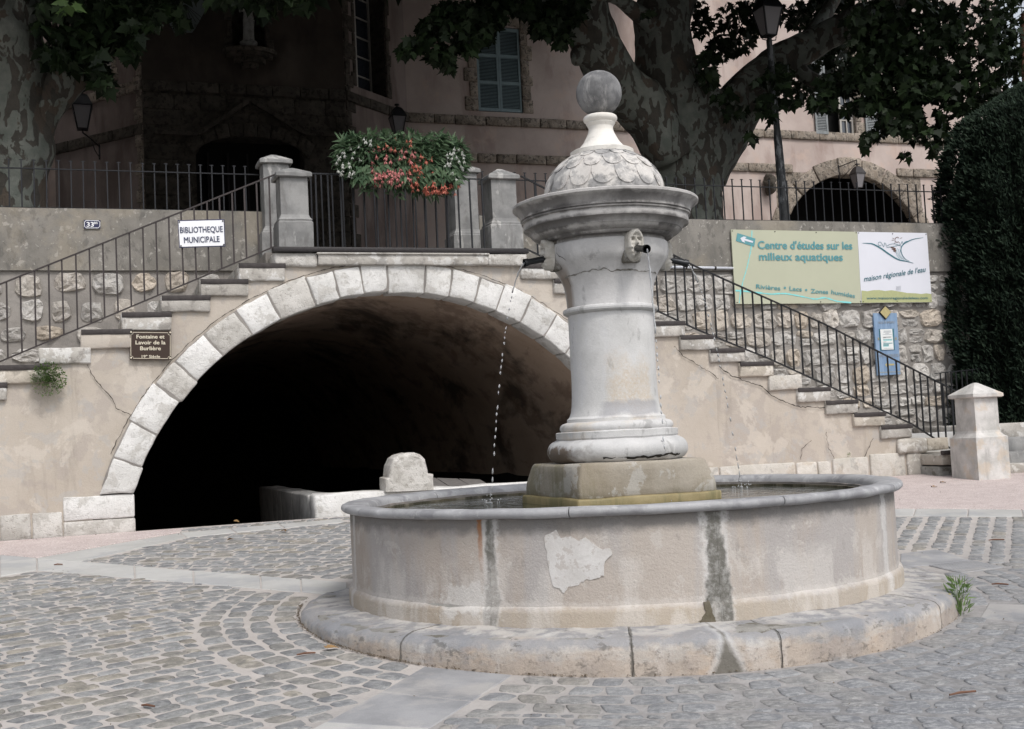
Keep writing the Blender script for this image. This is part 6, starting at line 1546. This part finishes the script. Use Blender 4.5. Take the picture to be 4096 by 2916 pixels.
limb(mb, [(1500, 350, 60, 4.8), (1455, 265, 58, 4.7), (1385, 190, 56, 4.6), (1330, 95, 58, 4.5), (1310, 20, 52, 4.4), (1300, -80, 46, 4.2)], 18)
limb(mb, [(1535, 330, 70, 5), (1512, 230, 72, 5), (1482, 130, 66, 5), (1478, 50, 64, 5), (1500, -60, 66, 5)], 18)
limb(mb, [(1570, 400, 50, 5), (1600, 300, 58, 4.9), (1660, 215, 56, 4.8), (1725, 150, 44, 4.7), (1800, 105, 36, 4.5), (1880, 60, 34, 4.2), (1960, 22, 30, 4.0), (2060, -15, 24, 3.6)], 16)
trunk = mb.build('trunk', M['bark'], rt, True)
mb = MB()
limb(mb, [(1762, 120, 16, 4.6), (1790, 165, 17, 4.5), (1835, 186, 15, 4.3), (1890, 190, 15, 4.0), (1950, 178, 12, 3.6), (2010, 165, 8, 3.2)], 10)
limb(mb, [(1320, 130, 26, 4.5), (1292, 120, 22, 4.4), (1284, 138, 14, 4.3)], 10); limb(mb, [(1480, 90, 30, 5), (1420, 30, 22, 4.6), (1350, -10, 14, 4.0), (1200, 0, 7, 3.0), (1060, 40, 4, 2.4), (960, 80, 2.5, 2.2)], 8)
limb(mb, [(1800, 80, 14, 4.6), (1840, 30, 16, 5), (1870, -30, 16, 5.4)], 8); limb(mb, [(1900, 50, 12, 4), (1960, 90, 8, 3.6), (2050, 130, 6, 3), (2120, 190, 3, 2.6)], 8)
limb(mb, [(1660, 215, 14, 4.6), (1700, 190, 9, 4.2), (1730, 240, 5, 3.8), (1705, 290, 2.5, 3.5)], 8)
mb.build('branch', M['bark'], rt, True)
RC = random.Random(3)
cl = [(905, 112, 18, 8, 2.3, 20), (930, 92, 24, 14, 2.3, 40), (965, 60, 32, 26, 2.4, 70), (1010, 30, 50, 30, 2.5, 120), (985, 120, 30, 24, 2.4, 60), (1000, 148, 10, 8, 2.4, 10), (1040, 90, 32, 26, 2.6, 70), (1080, 30, 50, 36, 2.8, 110), (1075, 78, 26, 20, 2.8, 26), (1145, 2, 50, 18, 3, 60), (1205, 20, 50, 28, 3.2, 100), (1215, 60, 34, 22, 3.2, 50), (1250, 80, 18, 22, 3.3, 26), (1270, 20, 36, 36, 3.4, 70),
      (1575, 150, 26, 46, 4.2, 60), (1640, 60, 50, 60, 5.4, 110), (1600, 110, 34, 30, 5.6, 60), (1560, 40, 24, 44, 5.6, 40), (1690, 20, 40, 30, 5.0, 60), (1640, 245, 30, 18, 4.1, 26), (1615, 215, 24, 18, 4.1, 20), (1440, 30, 10, 10, 4, 6),
      (1780, 30, 50, 34, 6.2, 80), (1850, 130, 70, 44, 5.8, 130), (1870, 20, 80, 40, 6.0, 150), (1960, 60, 80, 60, 2.8, 280), (2060, 60, 80, 66, 2.6, 230), (2170, 60, 90, 70, 2.4, 210), (2260, 70, 60, 90, 2.3, 130), (1960, 150, 70, 46, 2.7, 230), (2060, 170, 70, 54, 2.5, 280), (2150, 190, 70, 60, 2.4, 200), (2240, 160, 60, 70, 2.3, 130), (1880, 185, 60, 26, 3.0, 100),
      (1795, 195, 30, 20, 5.2, 40), (1735, 160, 26, 24, 3.6, 40), (1742, 190, 16, 18, 3.6, 16), (1712, 235, 20, 34, 3.5, 30), (1760, 225, 22, 12, 3.4, 20), (1695, 225, 10, 12, 3.5, 8), (1675, 300, 11, 12, 3.4, 9), (1690, 180, 10, 10, 3.5, 8), (1830, 225, 34, 20, 3.0, 44), (1960, 225, 50, 34, 2.7, 120), (2010, 255, 44, 44, 2.5, 110), (2045, 290, 24, 26, 2.5, 30), (1970, 275, 16, 16, 2.6, 16), (1945, 300, 24, 12, 2.7, 20), (1930, 320, 9, 12, 2.7, 7), (2020, 345, 10, 12, 2.6, 6), (2078, 330, 12, 24, 2.4, 14), (2095, 280, 18, 40, 2.4, 34), (1900, 240, 26, 14, 2.9, 26)]
mb = MB(); leaves(mb, 9000, RC, pxgen(cl), .10, .19); mb.build('foliage', M['leaf'], rt, kind='stuff')
lt = empty('plane_tree', at(30, 500, 3), 'thick mottled plane tree trunk at the left edge with one limb rising right', 'tree', 'plane trees')
mb = MB(); limb(mb, [(20, 620, 66, 3), (28, 480, 64, 3), (30, 400, 66, 3), (34, 300, 76, 3), (28, 200, 82, 3), (12, 110, 82, 3), (0, 0, 76, 3), (-6, -90, 70, 3)], 22, sub=5)
limb(mb, [(58, 330, 44, 3), (95, 240, 46, 3), (140, 185, 44, 3), (185, 130, 38, 2.9), (222, 70, 38, 2.8), (240, 0, 38, 2.7), (250, -80, 36, 2.5)], 16)
mb.build('trunk', M['bark'], lt, True)
mb = MB(); limb(mb, [(225, 60, 14, 2.7), (330, -10, 10, 2.2), (480, -30, 6, 1.8), (640, -5, 3, 1.6)], 8); limb(mb, [(100, 120, 4, 2.4), (120, 60, 5, 2.5), (150, -10, 7, 2.6)], 6); mb.build('branch', M['bark'], lt, True)
cl = [(105, 18, 26, 16, 2.1, 26), (90, 52, 16, 14, 2.1, 12), (118, 110, 26, 16, 2.2, 24), (165, 90, 44, 36, 2.3, 90), (215, 80, 46, 44, 2.3, 110), (250, 30, 50, 36, 2.3, 90), (215, 150, 20, 34, 2.2, 40), (235, 180, 12, 22, 2.2, 18), (150, 130, 50, 18, 2.3, 50), (290, 20, 40, 30, 2.2, 60), (292, 70, 22, 24, 2.1, 26), (290, 110, 14, 18, 2.1, 12), (345, 18, 34, 18, 2.0, 30), (338, 45, 12, 12, 2.0, 8), (395, 20, 18, 16, 2.0, 14), (404, 48, 10, 8, 2.0, 5), (600, -5, 60, 12, 1.8, 30), (592, 22, 12, 10, 1.8, 8), (672, 8, 22, 14, 1.8, 14), (520, -8, 60, 12, 1.8, 20), (180, 20, 60, 30, 2.4, 50)]
mb = MB(); leaves(mb, 1500, RC, pxgen(cl), .13, .22); mb.build('foliage', M['leaf'], lt, kind='stuff')
mb = MB(); leaves(mb, 9, RC, pxgen([(152, 12, 16, 12, 1.9, 1)]), .16, .24); mb.build('sunlit_leaves', M['leaf_lit'], lt, kind='stuff')
# high unseen crowns above the frame, spread and density set to shade the building
def crown(e, boxes, n, rnd):
    mb = MB(); tot = sum((b[1]-b[0])*(b[3]-b[2]) for b in boxes)
    def g(r):
        b = r.choices(boxes, [(b[1]-b[0])*(b[3]-b[2]) for b in boxes])[0]; u_, v_ = r.uniform(b[0], b[1]), r.uniform(b[2], b[3]); dep = 13.2+v_*.94+u_*.33
        lo = .372*dep*1.04+ .35 + b[4]; return W(u_, v_, lo+r.random()**1.4*3.0+noise.noise(Vector((u_*.5, v_*.5, 1)))*.5)
    leaves(mb, n, rnd, g, .30, .52, True); mb.build('crown', M['leaf'], e, kind='stuff')
crown(rt, [(-3, 9.5, .5, 15.6, 0)], 30000, RC)
crown(lt, [(-14, -3, .2, 15.5, 0)], 15000, RC)

# =================================================================== CYPRESS on the right
cy = empty('cypress_tree', W(9.0, 1.2, -.4), 'dense dark green cypress filling the right edge above the side railing', 'tree')
mb = MB(); mb.tube([W(9.0, 1.6, -.6), W(9.0, 1.7, 2), W(9.1, 1.7, 6)], [.22, .18, .05], 10); mb.build('trunk', M['wood_twig'], cy, True)
edge = [(-.5, 7.3)] + [uz(x+14, y, 1.25)[::-1] for x, y in ((2112, 960), (2107, 800), (2102, 600), (2098, 450), (2102, 343), (2120, 300), (2138, 262), (2187, 231), (2238, 196), (2300, 166))] + [(5.6, 9.42)]
edge = [(z_, min(u_, 9.42)) for z_, u_ in edge]
mb = MB()
def cyl_e(z):
    for (z0, a), (z1, b) in zip(edge[:-1], edge[1:]):
        if z0 <= z <= z1: return a+(b-a)*(z-z0)/(z1-z0)
    return 7.3 if z < 0 else 9.42
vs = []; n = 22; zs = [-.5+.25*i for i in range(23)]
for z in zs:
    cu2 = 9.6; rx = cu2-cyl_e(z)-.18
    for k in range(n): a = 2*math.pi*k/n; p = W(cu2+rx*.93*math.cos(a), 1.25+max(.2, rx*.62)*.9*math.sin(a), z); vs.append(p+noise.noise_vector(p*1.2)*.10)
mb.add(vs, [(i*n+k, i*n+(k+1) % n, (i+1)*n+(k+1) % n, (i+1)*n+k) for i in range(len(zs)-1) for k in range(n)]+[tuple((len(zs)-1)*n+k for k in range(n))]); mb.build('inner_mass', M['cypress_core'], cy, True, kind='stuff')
mb = MB(); RY = random.Random(9)
for _ in range(90000):
    z = RY.uniform(-.5, 5.3); cu2 = 9.6; rx = cu2-cyl_e(z)-.16; a = RY.uniform(math.pi*.85, math.pi*1.55) if RY.random() < .85 else RY.uniform(0, 6.28)
    f = 1+noise.noise(Vector((a*5, z*1.8, 4)))*.07+noise.noise(Vector((a*14, z*5, 4)))*.05+RY.uniform(-.04, .03)
    p = W(cu2+rx*f*math.cos(a), 1.25+max(.2, rx*.62)*f*math.sin(a), z)
    o = (AV*math.cos(a)*.6+NV*math.sin(a)*.9+Vector((RY.gauss(0, .4), RY.gauss(0, .4), RY.uniform(.1, 1.1)))).normalized(); sd_ = o.orthogonal().normalized()
    s_ = RY.uniform(.04, .10); w_ = s_*RY.uniform(.16, .30)
    mb.add([p, p+o*s_*.5+sd_*w_, p+o*s_, p+o*s_*.5-sd_*w_], [(0, 1, 2, 3)])
mb.build('crown', M['cypress'], cy, kind='stuff')
# =================================================================== SMALL THINGS
RW = random.Random(21)
mb = MB()
def crumb(x, y, s_):
    if in_view(x, y):
        z = gz(x, y)+.004+RW.random()*.008; a = RW.uniform(0, 6.28); c, d = math.cos(a)*s_, math.sin(a)*s_
        mb.add([(x-c, y-d, z), (x+d*.5, y-c*.5, z+s_*.5), (x+c, y+d, z+RW.random()*s_), (x-d*.5, y+c*.5, z+s_*.2)], [(0, 1, 2, 3)])
for _ in range(900):
    a = ang_of(RW.choice((RW.uniform(-85, -5), RW.uniform(-85, -30), RW.uniform(-90, 95)))); r = 2.058+abs(RW.gauss(0, .012)); crumb(BX+r*math.cos(a), BY+r*math.sin(a), RW.uniform(.003, .009))
for _ in range(500): crumb(RW.uniform(-4, 5.5), RW.uniform(4.8, 13.5), RW.uniform(.003, .010)) if True else None
for _ in range(160): q = RW.uniform(-5, 5.2); p = P0+AV*q-NV*abs(RW.gauss(.03, .05)); crumb(p.x, p.y, RW.uniform(.005, .014)) if not (-4 < q < 1.7) else None
mb.v = [v for v in mb.v]
mb.build('leaf_litter', M['litter'], None, kind='stuff')
def weed(name, c, n, rad, L, wd, nrm, label, flowers=(), mt='weed'):
    e = empty(name, c, label, 'plant'); mb = MB()
    for _ in range(n):
        a = RW.uniform(0, 6.28); h = RW.random()
        o = (AV*math.cos(a) + Vector((0, 0, 1))*math.sin(a))*RW.random()*rad if nrm else Vector((math.cos(a), math.sin(a), 0))*RW.random()*rad*.5
        p = c + o + (-NV*RW.random()*rad*.7 if nrm else Vector((0, 0, h*rad*1.6)))
        d = (o*1.2 - NV*.6 + Vector((0, 0, RW.uniform(-.2, .8)))*.2) if nrm else Vector((math.cos(a), math.sin(a), RW.uniform(.1, 1.4)))
        if d.length < .01: d = Vector((0, 0, 1))
        leafshape(mb, p, d, Vector((RW.uniform(-1, 1), RW.uniform(-1, 1), .2)), RW.uniform(.6, 1)*L, wd*RW.uniform(.7, 1.2), .2, 3)
    mb.build('leaves', M[mt], e, kind='stuff'); 
    if not nrm:
        mb = MB()
        for k in range(6): a = k; mb.tube([c, c+Vector((math.cos(a)*.04, math.sin(a)*.04, rad*1.9))], .002, 4)
        mb.build('stems', M['weed'], e, kind='stuff')
    for f in flowers:
        mb = MB()
        for k in range(9): a = k*.7; leafshape(mb, f, Vector((math.cos(a), -.4, math.sin(a))), Vector((0, 1, .2)), .016, .003, 0, 2)
        mb.build('yellow_flower', M['yellow_petal'], e)
cw = at(108, 846, -.04); weed('wall_plant', cw, 900, .16, .045, .010, True, 'small bushy green plant growing out of the plaster under the left steps')
cw2 = at(60, 855, -.03); mb = MB()
gx, gy = gpt(2140, 1372); cg = Vector((gx, gy, gz(gx, gy)))
fl = [cg+Vector((-.14, -.06, .10)), cg+Vector((-.08, -.06, .13))]
weed('flowering_weed', cg, 120, .12, .065, .008, False, 'leafy weed with tiny yellow flowers at the right foot of the fountain step', fl)
for px, py, s_, lab in ((1995, 1822, 26, 'tiny green tuft in the plaster above the right base stones'),):
    c = at(3390/DD, 1818/DD, -.02); weed('tuft', c, 40, .03, .02, .004, True, lab)
def twig(px, py, L, ang, label, mt='wood_twig', r=.006):
    x, y = gpt(px, py); d = Vector((math.cos(ang), math.sin(ang), 0)); z = gz(x, y)+.016; mb = MB()
    p = Vector((x, y, z)); mb.tube([p-d*L/2, p-d*L*.1+Vector((0, 0, .004)), p+d*L/2], [r*.7, r, r*.8], 6)
    mb.tube([p, p+d*L*.2+Vector((-d.y, d.x, 0))*L*.1], r*.5, 5)
    tag(mb.build('twig', M[mt], None), label, 'twig', 'twigs on the cobbles')
twig(2145, 1552, .14, .35, 'reddish brown twig on the cobbles at the lower right'); twig(330, 1390+380*0+10+0, .10, 0, 'dark thin twig on the cobbles left of the fountain') if False else None
twig(682, 1543+120*0, .10, .4, 'thin dark twig on the cobbles left of the middle slab') if False else None
twig(330, 1580+190*0, .08, -.5, 'short orange brown twig on the cobbles at the lower left'); twig(682, 1463, .10, .4, 'thin dark twig on the cobbles below left of the fountain'); twig(2228, 1307, .10, -.5, 'dark twig on the paving right of the fountain step'); twig(130, 1262, .07, 0, 'tiny dark twig on the pale slabs at the far left')
twig(2220, 1207, .12, -.1, 'thin brown twig on the square cobbles at the far right')
def dleaf(px, py, label, mt='dead_leaf'):
    x, y = gpt(px, py); mb = MB(); p = Vector((x, y, gz(x, y)+.02)); a = RW.uniform(0, 6.28)
    leafshape(mb, p, Vector((math.cos(a), math.sin(a), .15)), Vector((-math.sin(a), math.cos(a), .3)), .08, .025, .3, 4); leafshape(mb, p, Vector((math.cos(a+.9), math.sin(a+.9), .15)), Vector((-math.sin(a), math.cos(a), .3)), .06, .018, .3, 4)
    tag(mb.build('dead_leaf', M[mt], None), label, 'leaf', 'fallen leaves')
for px, py, lab in ((520, 1165, 'dry curled leaf on the pale slab in front of the arch'), (520+0, 1206, 'brownish leaf on the far cobbles in front of the arch'), (640, 1186, 'yellow leaf on the cobbles near the dark arch mouth'), (1985, 1076, 'cluster of brown leaves at the foot of the right base stones'), (2100, 1078, 'brown leaf on the gravel left of the end pillar'), (2078, 1088, 'brown leaf lying on the pink gravel'), (725, 1452, 'brown debris in the joint left of the fountain step')): dleaf(px, py, lab)
